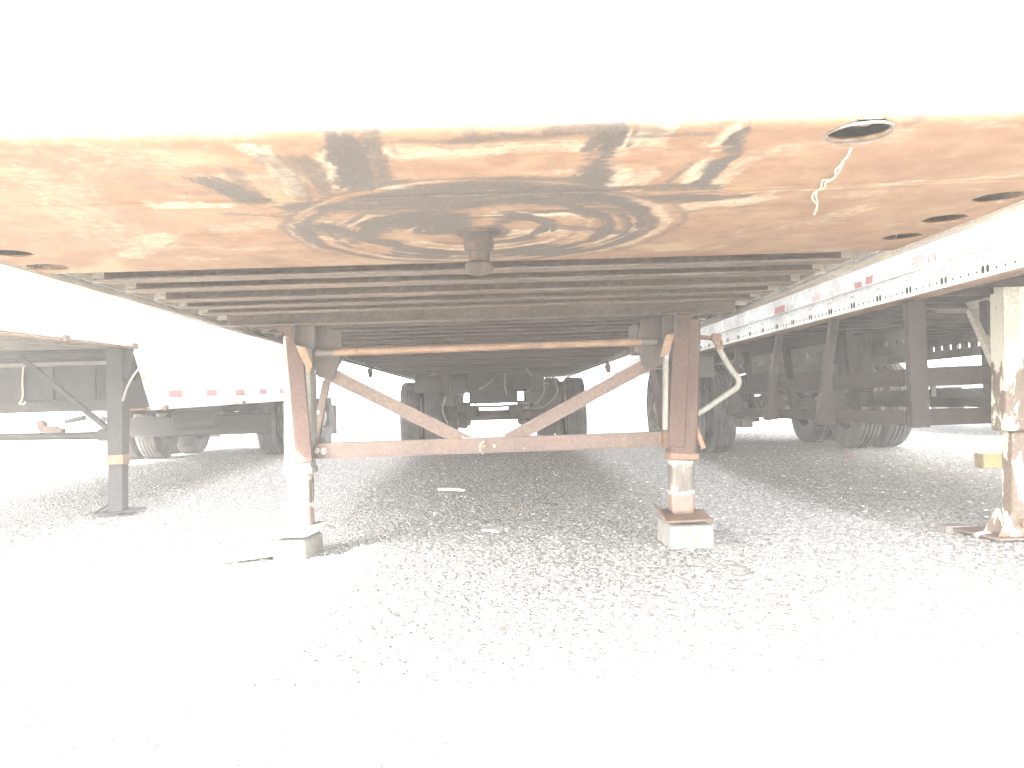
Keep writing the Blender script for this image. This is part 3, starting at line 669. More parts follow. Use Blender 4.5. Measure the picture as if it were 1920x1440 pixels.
# crank
ck = MB()
sh = MB().tube([P(1296, 632, LY), P(1312, 632, LY)], 0.024, 10); sh.tube([P(1310, 632, LY), P(1336, 634, LY)], 0.012, 8)
s1 = sh.build('crank_shaft', MT['wall2'], legR)
pts = [(1349, 655), (1364, 682), (1376, 700), (1384, 710), (1385, 720), (1380, 728), (1368, 736), (1345, 752), (1318, 770), (1304, 778), (1298, 788)]
cr = MB().tube(smooth_path([P(x, y, LY-0.02) for x, y in pts], 5), 0.0145, 12).build('crank_handle', MT['galv'], TM)
MB().bar(P(1298, 784, LY-0.02), P(1319, 842, LY-0.05), 0.026, 0.026, (0, 1, 0)).build('crank_grip', MT['orange'], cr, bevel=0.005)
b = MB(); b.bar(P(1334, 632, LY-0.02), P(1352, 634, LY-0.02), 0.03, 0.036, (0, 0, 1)); b.bar(P(1337, 637, LY-0.02), P(1347, 655, LY-0.02), 0.010, 0.03, (0, 1, 0)); b.bar(P(1351, 636, LY-0.02), P(1354, 650, LY-0.02), 0.010, 0.03, (0, 1, 0)); b.bar(P(1342, 653, LY-0.02), P(1356, 649, LY-0.02), 0.028, 0.02, (0, 1, 0))
b.build('crank_joint', MT['wall2'], cr, bevel=0.004)

# ---------------- bogie of the middle trailer
tandem(TM, XC, (11.6, 12.9), r=0.5)
for sx in (-1, 1):
    b = MB(); x = XC+sx*0.56
    b.span((x-0.05, 9.9, 0.86), (x+0.05, 14.4, 1.085)); b.span((x-0.075, 10.7, 0.70), (x+0.075, 10.95, 0.86)); b.span((x-0.07, 12.15, 0.60), (x+0.07, 12.4, 0.86)); b.span((x-0.07, 13.4, 0.66), (x+0.07, 13.6, 0.86))
    b.build('bogie_rail', MT['axle'], TM, bevel=0.008)
b = MB(); b.span((XC-0.505, 10.75, 0.90), (XC+0.505, 10.85, 1.08)); b.span((XC-0.505, 12.2, 0.88), (XC+0.505, 12.35, 1.08)); b.span((XC-0.505, 13.5, 0.90), (XC+0.505, 13.6, 1.08))
b.build('bogie_crossbar', MT['axle'], TM, bevel=0.006)
b = MB(); b.span((XC-0.44, 14.62, 0.742), (XC+0.42, 14.72, 1.02)); b.span((XC-0.30, 14.66, 0.90), (XC-0.24, 14.70, 1.15)); b.span((XC+0.2, 14.66, 0.90), (XC+0.26, 14.70, 1.15)); b.build('bumper_box', MT['dark'], TM, bevel=0.01)
for z, y in ((0.735, 13.2), (0.672, 13.3)):
    MB().tube([(XC-0.9, y, z), (XC+0.9, y, z)], 0.020, 8).build('air_pipe', MT['dark'], TM)
for x0, z0, x1, z1, d in ((-0.38, 0.74, -0.43, 0.60, 0), (-0.30, 0.74, -0.33, 0.6, 0), (0.30, 0.74, 0.36, 0.6, 0), (0.38, 0.74, 0.38, 0.6, 0), (-0.1, 0.675, 0.1, 0.66, 0)):
    MB().tube(smooth_path([(XC+x0, 13.25, z0), (XC+(x0+x1)/2+0.02, 13.2, (z0+z1)/2), (XC+x1, 13.25, z1)], 4), 0.012, 6).build('brake_hose', MT['dark'], TM)
for pts in ([(1040, 712), (1045, 735), (1030, 755), (1010, 765), (985, 764)], [(1018, 705), (1020, 730), (1012, 750), (1000, 760)], [(775, 705), (800, 708), (815, 700)], [(985, 690), (1005, 712), (1030, 720)], [(835, 745), (830, 770), (840, 795)], [(898, 730), (912, 722), (925, 712)], [(948, 700), (946, 720), (950, 740)]):
    MB().tube(smooth_path([P(x, y, 10.6) for x, y in pts], 5), 0.011, 6).build('brake_hose', MT['palehose'], TM)
b = MB(); b.tube([(XC-0.95, 10.25, 0.98), (XC-0.3, 10.25, 0.98)], 0.11, 16); b.build('air_tank', MT['axle'], TM, bevel=0.02)
for sx in (-1, 1):
    MB().span((XC+sx*1.24, 14.0, 0.35), (XC+sx*0.66, 14.012, 1.0)).build('mud_flap', MT['hose'], TM)

# ================================================================== the left drop frame van
def LX(D, l=0.0): return -2.53 - 0.0116*(D-6.15) - l
def LZ(D, h): return h + 0.0210*(D-6.2)
def LP(D, l, h): return Vector((LX(D, l), D, LZ(D, h)))
UB, LB, LW = 1.195, 0.752, 2.58                       # underside heights of the upper and lower deck
TL = empty('semi_trailer', (LX(8, 1.3), 8, 0), 'white drop frame van trailer on the left with red tape dashes along its low deck', 'semi trailer', 'semi trailers parked side by side')
LF, LR = 2.56, 15.3
def lbar(name, D0, D1, l0, l1, h0, h1, mat, par=TL, bevel=0, label=None):
    q = []
    for D in (D0, D1):
        for l in (l0, l1):
            for h in (h0, h1): q.append(LP(D, l, h))
    return MB().add(q, [(0,1,3,2),(4,6,7,5),(0,4,5,1),(2,3,7,6),(0,2,6,4),(1,5,7,3)][::1]).build(name, mat, par, bevel=bevel, label=label)
for l, th in ((0.0, 0.03), (LW-0.03, 0.03)):
    poly = [(LF, UB+0.012), (5.88, UB+0.004), (6.16, LB+0.012), (LR, LB+0.012), (LR, 4.25), (LF, 4.25)]
    MB().prism([LP(D, l, h) for D, h in poly], (-th, 0, 0)).build('side_wall', MT['white'], TL)
lbar('front_wall', LF-0.02, LF, 0.0, LW, UB, 4.25, MT['white']); lbar('roof', LF, LR, 0, LW, 4.251, 4.28, MT['white']); lbar('rear_door', LR+0.002, LR+0.03, 0, LW, LB+0.05, 4.25, MT['white'])
# rails at the bottom edges, rusted
lbar('bottom_rail', LF, 5.86, -0.006, 0.05, UB-0.012, UB+0.0, MT['orange'], bevel=0.003)
lbar('bottom_rail', 6.17, LR, -0.006, 0.06, LB-0.010, LB+0.010, MT['whiterust'], bevel=0.003)
lbar('corner_plate', 6.02, 6.34, 0.031, 0.30, LB-0.006, LB+0.006, MT['orange'])
lbar('side_seam', 6.3, LR, -0.004, 0.0, LB+0.185, LB+0.192, MT['silver'])
MB().prism([LP(5.87, -0.003, UB-0.03), LP(6.15, -0.003, LB+0.0), LP(6.23, -0.003, LB+0.0), LP(5.97, -0.003, UB-0.03)], (-0.03, 0, 0)).build('drop_edge', MT['whiterust'], TL)
# floors and crossmembers
lbar('floor_panel', LF, 6.2, 0.05, LW-0.05, UB+0.10, UB+0.12, MT['clip']); lbar('floor_panel', 6.4, LR, 0.06, LW-0.06, LB+0.09, LB+0.11, MT['dgrey'])
b = MB()
cm = lbar('crossmember', 3.0, 3.07, 0.052, LW-0.05, UB+0.004, UB+0.098, MT['tan'])
for k in range(1, 11): d = 0.29*k; dupe(cm, (-0.0116*d, d, 0.021*d))
cm = lbar('crossmember', 7.0, 7.06, 0.062, LW-0.06, LB+0.004, LB+0.088, MT['dark'])
for k in range(1, 14): d = 0.55*k; dupe(cm, (-0.0116*d, d, 0.021*d))
# drop bulkhead facing the camera
lbar('bulkhead', 6.36, 6.39, 0.035, LW-0.035, LB+0.0, UB+0.10, MT['dgrey'])
lbar('bulkhead_flange', 6.28, 6.358, 0.035, LW-0.03, LB-0.004, LB+0.085, MT['dgrey'], bevel=0.004)
lbar('bulkhead_flange', 6.29, 6.358, 0.30, LW-0.03, LB+0.345, LB+0.372, MT['grey'], bevel=0.003)
lbar('bulkhead_flange', 6.27, 6.358, 0.035, LW-0.03, LB+0.40, UB-0.004, MT['dgrey'], bevel=0.003)
rb = None
for px in (171, 92, 36, -30):
    l = LX(6.34)-P(px, 700, 6.34).x
    lbar('bulkhead_rib', 6.325, 6.357, l-0.035, l+0.035, LB+0.088, LB+0.342, MT['dark'], bevel=0.003)
MB().prism([LP(5.92, 0.032, UB-0.02), LP(6.20, 0.032, LB+0.02), LP(6.355, 0.032, LB+0.02), LP(6.355, 0.032, UB-0.02)], (-0.02, 0, 0)).build('drop_cheek', MT['primer2'], TL)
# landing leg of the left van
ld = 5.93
a = P(221, 652, ld); c_ = P(222, 962, ld)
hl = MB().bar(P(222, 872, ld), a, 0.112, 0.112, (0, 1, 0)).build('landing_leg', MT['dark'], TL, bevel=0.006)
lt = MB().bar(P(222, 962, ld), P(222, 871, ld), 0.100, 0.100, (0, 1, 0)).build('leg_tube', MT['dark'], hl, bevel=0.006)
q = P(222, 861, ld); b = MB().box(q, (0.1155, 0.1155, 0.066)); b.build('rust_band', MT['orange'], hl, bevel=0.003)
q = P(222, 962, ld); gz = ground_z(q.x, ld)
b = MB(); b.prism([(q.x-0.13, ld-0.10, gz+0.012), (q.x+0.14, ld-0.10, gz+0.028), (q.x+0.15, ld+0.12, gz+0.030), (q.x-0.10, ld+0.12, gz+0.03)], (0, 0, 0.012)); b.prism([(q.x-0.145, ld-0.10, gz+0.012), (q.x-0.115, ld-0.10, gz+0.022), (q.x-0.09, ld+0.12, gz+0.075), (q.x-0.12, ld+0.12, gz+0.07)], (0, 0, 0.012))
b.build('foot_plate', MT['dark'], hl, bevel=0.003)
b = MB(); b.prism([P(194, 655, ld-0.02), P(256, 655, ld-0.02), P(250, 676, ld-0.02), P(238, 712, ld-0.02), P(208, 712, ld-0.02), P(200, 690, ld-0.02)], (0, 0.14, 0)); b.build('leg_mount', MT['dark'], hl, bevel=0.006)
b = MB(); b.bar(P(36, 668, ld+0.02), P(212, 812, ld+0.02), 0.036, 0.036, (0, 1, 0)); b.build('leg_brace', MT['dark'], TL, bevel=0.006)
a = P(212, 816, ld+0.03); b = MB().tube([a, a+Vector((-2.1, 0, 0.03))], 0.028, 10); b.build('leg_crossbar', MT['dgrey'], TL)
b = MB(); q = P(196, 815, ld+0.01); b.tube([q+Vector((0, -.04, 0)), q+Vector((0, .06, 0))], 0.045, 12); b.build('brace_joint', MT['dgrey'], TL)
# second leg, outside the picture on the left
o2 = dupe(hl, (-2.05, 0.0, 0.0))
# brown bracket on the crossbar
b = MB(); b.prism([P(66, 787, ld+0.02), P(80, 790, ld+0.02), P(82, 799, ld+0.02), P(100, 799, ld+0.02), P(106, 803, ld+0.02), P(117, 804, ld+0.02), P(114, 814, ld+0.02), P(76, 814, ld+0.02), P(69, 804, ld+0.02)], (0, 0.06, 0)); b.build('step_bracket', MT['primer'], TL, bevel=0.004)
# loose hose at the leg, cord with knot
MB().tube(smooth_path([P(263, 688, ld-0.03), P(250, 705, ld-0.05), P(238, 728, ld-0.06), P(230, 752, ld-0.06)], 5), 0.009, 6).build('loose_hose', MT['palehose'], TL)
b = MB(); b.tube(smooth_path([P(44, 688, 6.2), P(42, 715, 6.2), P(43, 738, 6.2), P(41, 750, 6.2), P(36, 756, 6.2), P(44, 758, 6.2), P(48, 753, 6.2)], 4), 0.006, 6); b.build('cord', MT['twine'], TL)
# stake hooks at the rail
for px, py, D, h0 in ((113, 622, 4.86, UB), (292, 647, 5.80, UB), (453, 752, 8.35, LB), (305, 762, 6.33, LB)):
    lbar('rail_hook', D-0.025, D+0.025, -0.03, -0.0065, h0-0.018, h0+0.022, MT['primer'], bevel=0.004)
# tape dashes on the low deck
for k in range(10):
    D = 6.44+0.85*k
    lbar('tape_dash', D, D+0.27, -0.005, -0.0005, LB+0.085, LB+0.135, MT['red'])
    if k % 2 == 0: lbar('tape_dash', D+0.275, D+0.40, -0.004, -0.0005, LB+0.085, LB+0.135, MT['silver'])
# bogie of the left van
XL = LX(11.8, LW/2)
tandem(TL, XL, (11.5, 12.8), r=0.5)
for sx in (-1, 1):
    x = XL+sx*0.55; MB().span((x-0.06, 9.9, 0.72), (x+0.06, 14.2, 0.90)).build('bogie_rail', MT['dark'], TL, bevel=0.008)
lbar('bogie_crossbar', 10.2, 10.32, 0.4, LW-0.4, LB-0.06, LB+0.02, MT['dark'])
b = MB(); a = P(330, 787, 10.3); c_ = P(408, 786, 10.3); b.tube([a+Vector((-.03, 0, 0)), a, c_, c_+Vector((.03, 0, 0))], [0.07, 0.125, 0.125, 0.07], 18); b.build('air_tank', MT['dgrey'], TL)
b = MB(); b.tube(smooth_path([P(296, 775, 11.0), P(305, 790, 11.0), P(318, 792, 11.0), P(330, 790, 10.8)], 4), 0.03, 6); b.build('brake_arm', MT['palehose'], TL)
MB().span(P(440, 770, 10.9), P(448, 772, 11.0)).build('brake_tag', MT['stick'], TL)
b = MB(); b.span((XL-0.9, 10.85, 0.415), (XL+0.9, 10.98, 0.68)); b.build('suspension_beam', MT['hole'], TL, bevel=0.02)
for x in (XL-0.95, XL+0.95): MB().span((x-0.3, 13.6, 0.3), (x+0.3, 13.612, 0.78)).build('mud_flap', MT['hose'], TL)

# ================================================================== the right trailer
RX, RB, RW = 1.95, 1.148, 2.60
RF, RR = 0.45, 14.6
TR = empty('semi_trailer', (RX+1.3, 7, 0), 'white box trailer on the right with worn tape and a brown guard frame below', 'semi trailer', 'semi trailers parked side by side')
def rspan(name, x0, x1, y0, y1, z0, z1, mat, par=TR, bevel=0, label=None):
    return MB().span((x0, y0, z0), (x1, y1, z1)).build(name, MT[mat], par, bevel=bevel, label=label)
rspan('side_wall', RX, RX+0.03, RF, RR, RB+0.115, 3.75, 'white'); rspan('side_wall', RX+RW-0.03, RX+RW, RF, RR, RB+0.115, 3.75, 'white')
rspan('front_wall', RX+0.002, RX+RW-0.002, RF-0.03, RF-0.001, RB, 3.75, 'white'); rspan('roof', RX, RX+RW, RF, RR, 3.752, 3.78, 'white'); rspan('rear_door', RX, RX+RW, RR+0.002, RR+0.03, RB, 3.75, 'white')
rl = rspan('bottom_rail', RX-0.008, RX+0.006, RF, RR, RB+0.004, RB+0.112, 'white', bevel=0.003); rspan('bottom_rail', RX-0.004, RX+0.085, RF, RR, RB-0.004, RB+0.004, 'orange')
rspan('bottom_rail', RX+RW-0.006, RX+RW+0.008, RF, RR, RB, RB+0.112, 'white'); rspan('rail_lip', RX-0.011, RX-0.001, RF, RR, RB+0.1125, RB+0.1185, 'silver', rl)
# dark raised discs painted for the shade in the rail holes, and rivets
b = MB(); b2 = MB()
def disc(bb, y, z, ry, rz, x=RX-0.0085):
    n = 10; bb.prism([(x, y+ry*math.cos(2*math.pi*k/n), z+rz*math.sin(2*math.pi*k/n)) for k in range(n)], (-0.0012, 0, 0))
y = 2.6
while y < 9:
    disc(b, y, RB+0.034, 0.011, 0.017); disc(b, y+0.032, RB+0.034, 0.011, 0.017)
    for k in range(4): disc(b, y+0.075+0.058*k, RB+0.030, 0.006, 0.006)
    disc(b2, y+0.008, RB+0.082, 0.005, 0.005); disc(b2, y+0.030, RB+0.082, 0.005, 0.005)
    y += 0.305
b.build('rail_hole_discs', MT['hole'], rl, kind='stuff'); b2.build('rail_rivets', MT['grey'], rl, kind='stuff')
# tape patches: red remains and silver remains, each a part
for x0, x1, yc, h, mt in ((1724, 1752, 489, .052, 'pink'), (1757, 1775, 482, .040, 'red'), (1776, 1786, 480, .014, 'silver'), (1785, 1806, 469, .046, 'silver'),
        (1616, 1631, 534, .034, 'red'), (1636, 1650, 525, .042, 'red'), (1648, 1673, 519, .020, 'silver'), (1535, 1549, 559, .030, 'pink'), (1551, 1563, 555, .026, 'silver'), (1565, 1574, 550, .034, 'silver'),
        (1462, 1481, 582, .042, 'red'), (1483, 1498, 577, .026, 'silver'), (1411, 1424, 603, .018, 'silver'), (1428, 1434, 596, .045, 'silver'), (1368, 1378, 620, .03, 'silver')):
    D0 = RX*F/(x0-VPX); D1 = RX*F/(x1-VPX); zc = P((x0+x1)/2, yc, RX*F/((x0+x1)/2-VPX)).z
    j_ = lambda a: random.uniform(-a, a)
    ya, yb = D0, D1
    MB().prism([(RX-0.0005, ya+j_(.01), zc-h/2+j_(.004)), (RX-0.0005, (ya+yb)/2, zc-h/2+j_(.005)), (RX-0.0005, yb+j_(.01), zc-h/2+j_(.004)), (RX-0.0005, yb+j_(.015), zc+h/2+j_(.006)), (RX-0.0005, (ya*.6+yb*.4), zc+h/2+j_(.008)), (RX-0.0005, ya+j_(.02), zc+h/2+j_(.006))], (-0.0015, 0, 0)).build('tape_patch', MT[mt], TR)
# seams and rivets in the wall panels
for k in range(9):
    y = 2.4+k*1.22; rspan('panel_seam', RX-0.003, RX-0.0003, y, y+0.03, RB+0.12, 3.75, 'white')
# underside
fb = rspan('floor_board', RX+0.09, RX+0.09+0.29, RF, RR, RB+0.105, RB+0.13, 'wood')
for k in range(1, 8): dupe(fb, (0.304*k, 0, 0))
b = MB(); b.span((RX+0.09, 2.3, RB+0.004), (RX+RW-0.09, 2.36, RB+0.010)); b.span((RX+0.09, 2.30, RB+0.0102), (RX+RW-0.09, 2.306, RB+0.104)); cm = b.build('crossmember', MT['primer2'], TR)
for k in range(1, 33): dupe(cm, (0, 0.305*k, 0))
# landing leg
rd = 3.80
lg = MB().bar(P(1897, 808, rd), P(1894, 520, rd), 0.128, 0.128, (0, 1, 0)).build('landing_leg', MT['cream'], TR, bevel=0.016, seg=3)
MB().bar(P(1897, 655, rd-0.069), P(1895, 520, rd-0.069), 0.075, 0.009, (0, 1, 0)).build('leg_channel', MT['creamtop'], lg, bevel=0.003)
MB().bar(P(1908, 985, rd), P(1906, 809, rd), 0.098, 0.098, (0, 1, 0)).build('leg_tube', MT['cream'], lg, bevel=0.016)
q = P(1905, 1012, rd)
b = MB(); b.prism([(q.x-0.13, rd-0.09, 0.02), (q.x+0.13, rd-0.09, 0.02), (q.x+0.15, rd+0.16, 0.035), (q.x-0.19, rd+0.20, 0.03)], (0, 0, 0.012)); b.build('foot_plate', MT['primer'], lg, bevel=0.003)
for dy in (-0.058, 0.058):
    b = MB(); b.prism([(q.x-0.115, rd+dy, 0.034), (q.x+0.115, rd+dy, 0.034), (q.x+0.05, rd+dy, 0.145), (q.x-0.05, rd+dy, 0.145)], (0, 0.010, 0)); b.build('foot_gusset', MT['cream'], lg, bevel=0.002)
MB().tube([(q.x, rd-0.085, 0.095), (q.x, rd+0.085, 0.095)], 0.022, 12).build('foot_pin', MT['wall2'], lg)
b = MB(); b.span((q.x-0.22, rd+0.19, 0.008), (q.x-0.10, rd+0.28, 0.050)); b.build('foot_plate', MT['grey'], TR, bevel=0.004)
b = MB(); b.bar(P(1826, 582, rd+0.30), P(1880, 700, rd+0.06), 0.075, 0.03, (0, 1, 0)); b.build('leg_brace', MT['creamtop'], TR, bevel=0.006)
b = MB(); b.prism([P(1815, 566, rd+0.32), P(1872, 555, rd+0.1), P(1874, 604, rd+0.1), P(1836, 594, rd+0.32)], (0.02, 0.06, 0)); b.build('brace_gusset', MT['creamtop'], TR)
b = MB(); b.bar(P(1752, 578, rd+0.9), P(1850, 578, rd+0.9), 0.05, 0.05); b.build('frame_tube', MT['grey'], TR, bevel=0.01)
dupe(lg, (1.75, 0, 0))
# brown guard frame under the near side
gx = RX+0.02
def post(top, bot, Dt, w, mat='primer2', wl=0.05):
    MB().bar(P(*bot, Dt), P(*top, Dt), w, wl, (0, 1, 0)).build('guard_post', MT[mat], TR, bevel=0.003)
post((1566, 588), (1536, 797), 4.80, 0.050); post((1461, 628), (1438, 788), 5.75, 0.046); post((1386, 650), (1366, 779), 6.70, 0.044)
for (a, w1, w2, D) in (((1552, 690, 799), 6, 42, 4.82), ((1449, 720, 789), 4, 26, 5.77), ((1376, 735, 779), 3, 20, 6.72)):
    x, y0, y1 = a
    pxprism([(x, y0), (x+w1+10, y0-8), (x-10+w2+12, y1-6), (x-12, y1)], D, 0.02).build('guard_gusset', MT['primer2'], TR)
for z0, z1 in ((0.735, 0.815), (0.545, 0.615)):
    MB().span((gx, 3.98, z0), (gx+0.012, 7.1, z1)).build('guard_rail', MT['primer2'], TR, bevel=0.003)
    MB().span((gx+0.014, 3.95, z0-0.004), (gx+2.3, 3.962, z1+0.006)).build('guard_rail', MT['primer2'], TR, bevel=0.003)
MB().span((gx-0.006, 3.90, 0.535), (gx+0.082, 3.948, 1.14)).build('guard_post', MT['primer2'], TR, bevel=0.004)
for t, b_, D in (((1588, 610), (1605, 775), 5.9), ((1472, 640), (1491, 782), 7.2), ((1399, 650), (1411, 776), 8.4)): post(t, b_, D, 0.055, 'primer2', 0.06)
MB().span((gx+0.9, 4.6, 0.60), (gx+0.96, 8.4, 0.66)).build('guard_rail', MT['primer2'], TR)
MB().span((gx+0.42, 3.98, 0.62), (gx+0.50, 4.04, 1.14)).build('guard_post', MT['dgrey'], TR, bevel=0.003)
# dark gear behind the guard
b = MB(); b.span((RX+0.75, 5.9, 0.62), (RX+1.9, 6.6, 0.72)); b.span((RX+0.70, 5.95, 0.72), (RX+0.78, 6.5, 1.14)); b.build('spare_rack', MT['dark'], TR, bevel=0.01)
for k in range(4): MB().span((RX+0.95+k*0.055, 5.80, 0.665), (RX+0.985+k*0.055, 5.82, 0.745)).build('rack_plate', MT['grey'], TR)
# slider rails with rows of holes
for sx, xr in ((-1, RX+0.90), (1, RX+1.72)):
    sr = MB().span((xr-0.01, 5.6, 1.075), (xr+0.01, 11.9, 1.143)).build('slider_rail', MT['tan'], TR)
    MB().span((xr-0.01, 5.6, 0.965), (xr+0.01, 11.9, 1.035)).build('slider_rail', MT['tan'], TR)
    b = MB(); y = 5.6
    while y < 11.9: b.span((xr-0.0095, y, 1.034), (xr+0.0095, y+0.075, 1.076)); y += 0.13
    b.build('hole_webs', MT['tan'], sr, kind='stuff')
    MB().span((xr-0.04, 8.5, 0.72), (xr+0.04, 11.2, 0.955)).build('bogie_rail', MT['axle'], TR, bevel=0.008)
MB().span((RX+0.92, 8.9, 0.78), (RX+1.70, 9.0, 0.95)).build('bogie_crossbar', MT['axle'], TR, bevel=0.006)
tandem(TR, RX+1.30, (9.35, 10.62), r=0.5)
b = MB(); q = P(1395, 792, 8.6); b.box(q, (0.14, 0.2, 0.10)); b.box(q+Vector((0.10, 0.02, 0.03)), (0.12, 0.12, 0.06)); b.build('brake_chamber', MT['axle'], TR, bevel=0.02)
MB().span((RX+0.05, 8.7, 0.92), (RX+0.35, 8.72, 1.14)).build('light_bracket', MT['grey'], TR)

# ================================================================== loose things
def block(name, lab, cat, x0, x1, y0, y1, h, mat, jit, rot=0, seed=1):
    rr = random.Random(seed); b = MB(); cx, cy = (x0+x1)/2, (y0+y1)/2; gz = ground_z(cx, cy)-0.015
    v = []
    for x in (x0, x1):
        for y in (y0, y1):
            for z in (0, h):
                v.append(Vector((x+rr.uniform(-jit, jit), y+rr.uniform(-jit, jit), gz+z+(rr.uniform(-jit, 0) if z else 0))))
    c0 = Vector((cx, cy, 0)); rm = Matrix.Rotation(rot, 3, 'Z'); v = [c0+rm@(p-c0) for p in v]
    b.add(v, [(0,1,3,2),(4,6,7,5),(0,4,5,1),(2,3,7,6),(0,2,6,4),(1,5,7,3)])
    o = b.build(name, MT[mat], None, (cx, cy, gz), bevel=min(0.018, h*0.15), seg=3)
    return tag(o, lab, cat)
block('concrete_block', 'grey concrete block under the right foot of the rusty middle trailer', 'block', 0.795, 1.00, 3.90, 4.24, 0.128, 'conc', 0.006, 0.0, 3)
block('concrete_block', 'sunlit block under the left foot of the rusty middle trailer', 'block', -1.07, -0.915, 3.95, 4.22, 0.114, 'conc', 0.006, -0.10, 4)
bd = MB(); a = Vector((-1.33, 3.96, 0.020)); c_ = Vector((-1.06, 4.02, 0.040)); bd.bar(a, c_, 0.14, 0.030, (0, 0, 1)); tag(bd.build('wooden_board', MT['board'], None, bevel=0.003), 'thin brown board sticking out left of the sunlit block', 'board')
bd = MB(); a = P(519, 998, 4.16); c_ = P(536, 984, 4.30); bd.bar(a, c_, 0.05, 0.014, (0, 0, 1)); tag(bd.build('wooden_board', MT['grey'], None, bevel=0.002), 'small dark upturned offcut behind the sunlit block', 'board')
q = P(1840, 855, 7.2); x0 = q.x; tb = MB(); zz = ground_z(x0+0.4, 6.5)
a = PZ(1845, 884, 0.0); tb.span((a.x, a.y, ground_z(a.x, a.y)-0.01), (a.x+0.75, a.y+0.14, ground_z(a.x, a.y)+0.125)); tag(tb.build('timber_beam', MT['yellow'], None, bevel=0.006), 'yellow timber beam lying on the gravel beyond the cream leg', 'timber')
def stickobj(name, p0, p1, r, mat, lab, cat):
    a = PZ(*p0, 0.0); c_ = PZ(*p1, 0.0)
    a.z = ground_z(a.x, a.y)+0.028; c_.z = ground_z(c_.x, c_.y)+0.028
    mid_ = (a+c_)/2+Vector((0, 0.004, 0.003))
    o = MB().tube(smooth_path([a, mid_, c_], 4), [r*0.8]+[r]*7+[r*0.5], 7).build(name, MT[mat]); tag(o, lab, cat); return o
stickobj('stick', (822, 926), (872, 928), 0.011, 'stick', 'bleached white stick lying on shaded gravel under the middle trailer', 'stick')
stickobj('stick', (905, 1002), (935, 1007), 0.007, 'stick', 'short pale stick in the gravel between the two landing feet', 'stick')
stickobj('stick', (1829, 1018), (1858, 1014), 0.008, 'stick', 'cream splinter beside the brown foot of the cream leg', 'stick')
stickobj('garden_hose', (1528, 844), (1590, 846), 0.007, 'green', 'green hose on the gravel in front of the right trailer wheels', 'hose')
a = PZ(1591, 874, 0.0); b = MB(); a.z = ground_z(a.x, a.y)+0.028; b.prism([a+Vector((-.025, 0, 0)), a+Vector((.0, -.02, 0)), a+Vector((.028, .01, 0.01)), a+Vector((0, .03, 0.015))], (0, 0, 0.012)); tag(b.build('plastic_scrap', MT['redscrap'], None), 'small red plastic scrap on gravel under the right trailer', 'scrap')
a = PZ(966, 962, 0.0); b = MB(); a.z = ground_z(a.x, a.y)+0.028; b.prism([a+Vector((-.014, 0, 0)), a+Vector((.0, -.01, 0)), a+Vector((.014, .01, 0.01)), a+Vector((0, .014, 0.006))], (0, 0, 0.006)); tag(b.build('dry_leaf', MT['yellow'], None), 'tiny orange dry leaf on gravel below the kingpin', 'leaf')

# far things half lost in the glare
q = P(195, 787, 9.5)
TK = empty('storage_tank', (q.x+0.1, q.y, ground_z(q.x, q.y)), 'white rounded tank with a round grey cap behind the black leg', 'tank')
b = MB(); c_ = Vector((q.x-0.14, q.y, 0.66)); b.lathe(c_, (0, 1, 0), [(0, 0.18), (0.01, 0.21), (0.04, 0.24), (0.08, 0.25), (0.36, 0.25), (0.42, 0.22), (0.45, 0.1)], 32); b.build('tank_shell', MT['white'], TK)
b = MB(); b.lathe(Vector((q.x, q.y-0.001, q.z)), (0, -1, 0), [(0, 0.036), (0.02, 0.036), (0.022, 0.028), (0.012, 0.026), (0.012, 0.018), (0.03, 0.016)], 20); b.build('tank_cap', MT['grey'], TK)
for y in (0.08, 0.30): MB().span((q.x-0.32, q.y+y, 0.02), (q.x+0.04, q.y+y+0.06, 0.45)).build('tank_saddle', MT['white'], TK)
MB().bar(P(121, 791, 9.4), P(160, 783, 9.4), 0.03, 0.05).build('tank_handle', MT['dgrey'], TK)
FT = empty('box_truck', (6.7, 10, 0), 'white box truck seen beyond the right trailer through the gap above its guard', 'truck')
MB().span((5.95, 3.2, 1.0), (8.45, 13.5, 3.6)).build('cargo_box', MT['white'], FT, bevel=0.02); MB().span((6.1, 14.0, 0.75), (8.3, 15.8, 2.6)).build('cab', MT['white'], FT, bevel=0.15)
MB().span((6.7, 3.3, 0.80), (7.7, 13.9, 0.995)).build('chassis', MT['white'], FT, bevel=0.01)
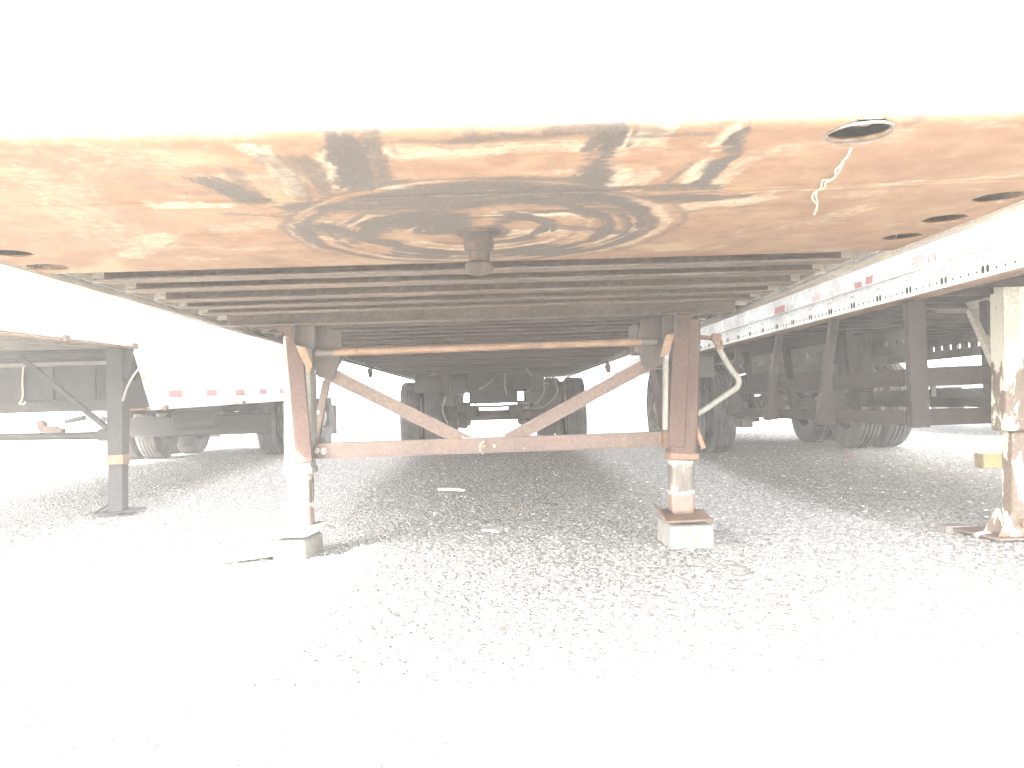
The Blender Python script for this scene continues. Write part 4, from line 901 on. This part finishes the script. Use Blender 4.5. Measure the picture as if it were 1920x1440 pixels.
b = MB(); a = P(1760, 680, 11.0); b.tube([a, a+Vector((0.1, 0, 0)), P(1798, 680, 11.0), P(1808, 681, 11.0)], [0.1, 0.13, 0.13, 0.08], 16); b.build('fuel_tank', MT['silver'], FT)
for x in (6.25, 8.15):
    for y in (4.6, 14.9):
        make_wheel(FT, (x, y, ground_z(x, y)+0.42), 0.42, 0.24, -1 if x < 7.2 else 1)
BU = empty('weed_bush', (P(1200, 760, 22).x, 22, ground_z(3, 22)), 'thin grey weeds in the glare between the middle trailer wheels and right leg', 'bush')
for pts, r in (([(1240, 718), (1222, 722), (1206, 729), (1194, 732)], 0.010), ([(1194, 732), (1190, 748), (1186, 775)], 0.010), ([(1206, 729), (1200, 750), (1190, 785)], 0.012), ([(1222, 722), (1212, 755), (1196, 788)], 0.012)):
    MB().tube(smooth_path([P(x, y, 22) for x, y in pts], 5), r, 5).build('stem', MT['dgrey'], BU)
for x, y, w, h in ((1194, 712, 12, 5), (1171, 753, 5, 6), (1185, 750, 4, 4), (1182, 726, 3, 5), (1190, 735, 6, 3), (1186, 762, 3, 4), (1205, 712, 8, 3)):
    q = P(x, y, 22); s_ = 22/F; b = MB(); b.prism([q+Vector((-w*s_/1.2, 0, 0)), q+Vector((0, -.02, -h*s_/1.5)), q+Vector((w*s_/1.2, 0.03, h*s_*.2)), q+Vector((0, .02, h*s_/1.5))], (0, 0.01, 0)); b.build('leaf', MT['dgrey'], BU)

# ------------------------------------------------------------------ haze volume added to imitate the veil of lens glare
if HAZE:
    hm = bpy.data.materials.new('glare_haze'); hm.use_nodes = True; ht = hm.node_tree; ht.nodes.clear()
    ho = ht.nodes.new('ShaderNodeOutputMaterial'); pv = ht.nodes.new('ShaderNodeVolumePrincipled')
    pv.inputs['Color'].default_value = (0.95, 0.94, 0.92, 1); pv.inputs['Density'].default_value = HAZE; pv.inputs['Anisotropy'].default_value = 0.2
    pv.inputs['Density'].default_value = HAZE; ht.links.new(pv.outputs[0], ho.inputs['Volume'])
    hz = MB().span((-1400, -1400, -1.2), (1400, 1400, 4.7)).build('haze', hm, None, (0, 0, 0)); tag(hz, kind='stuff')
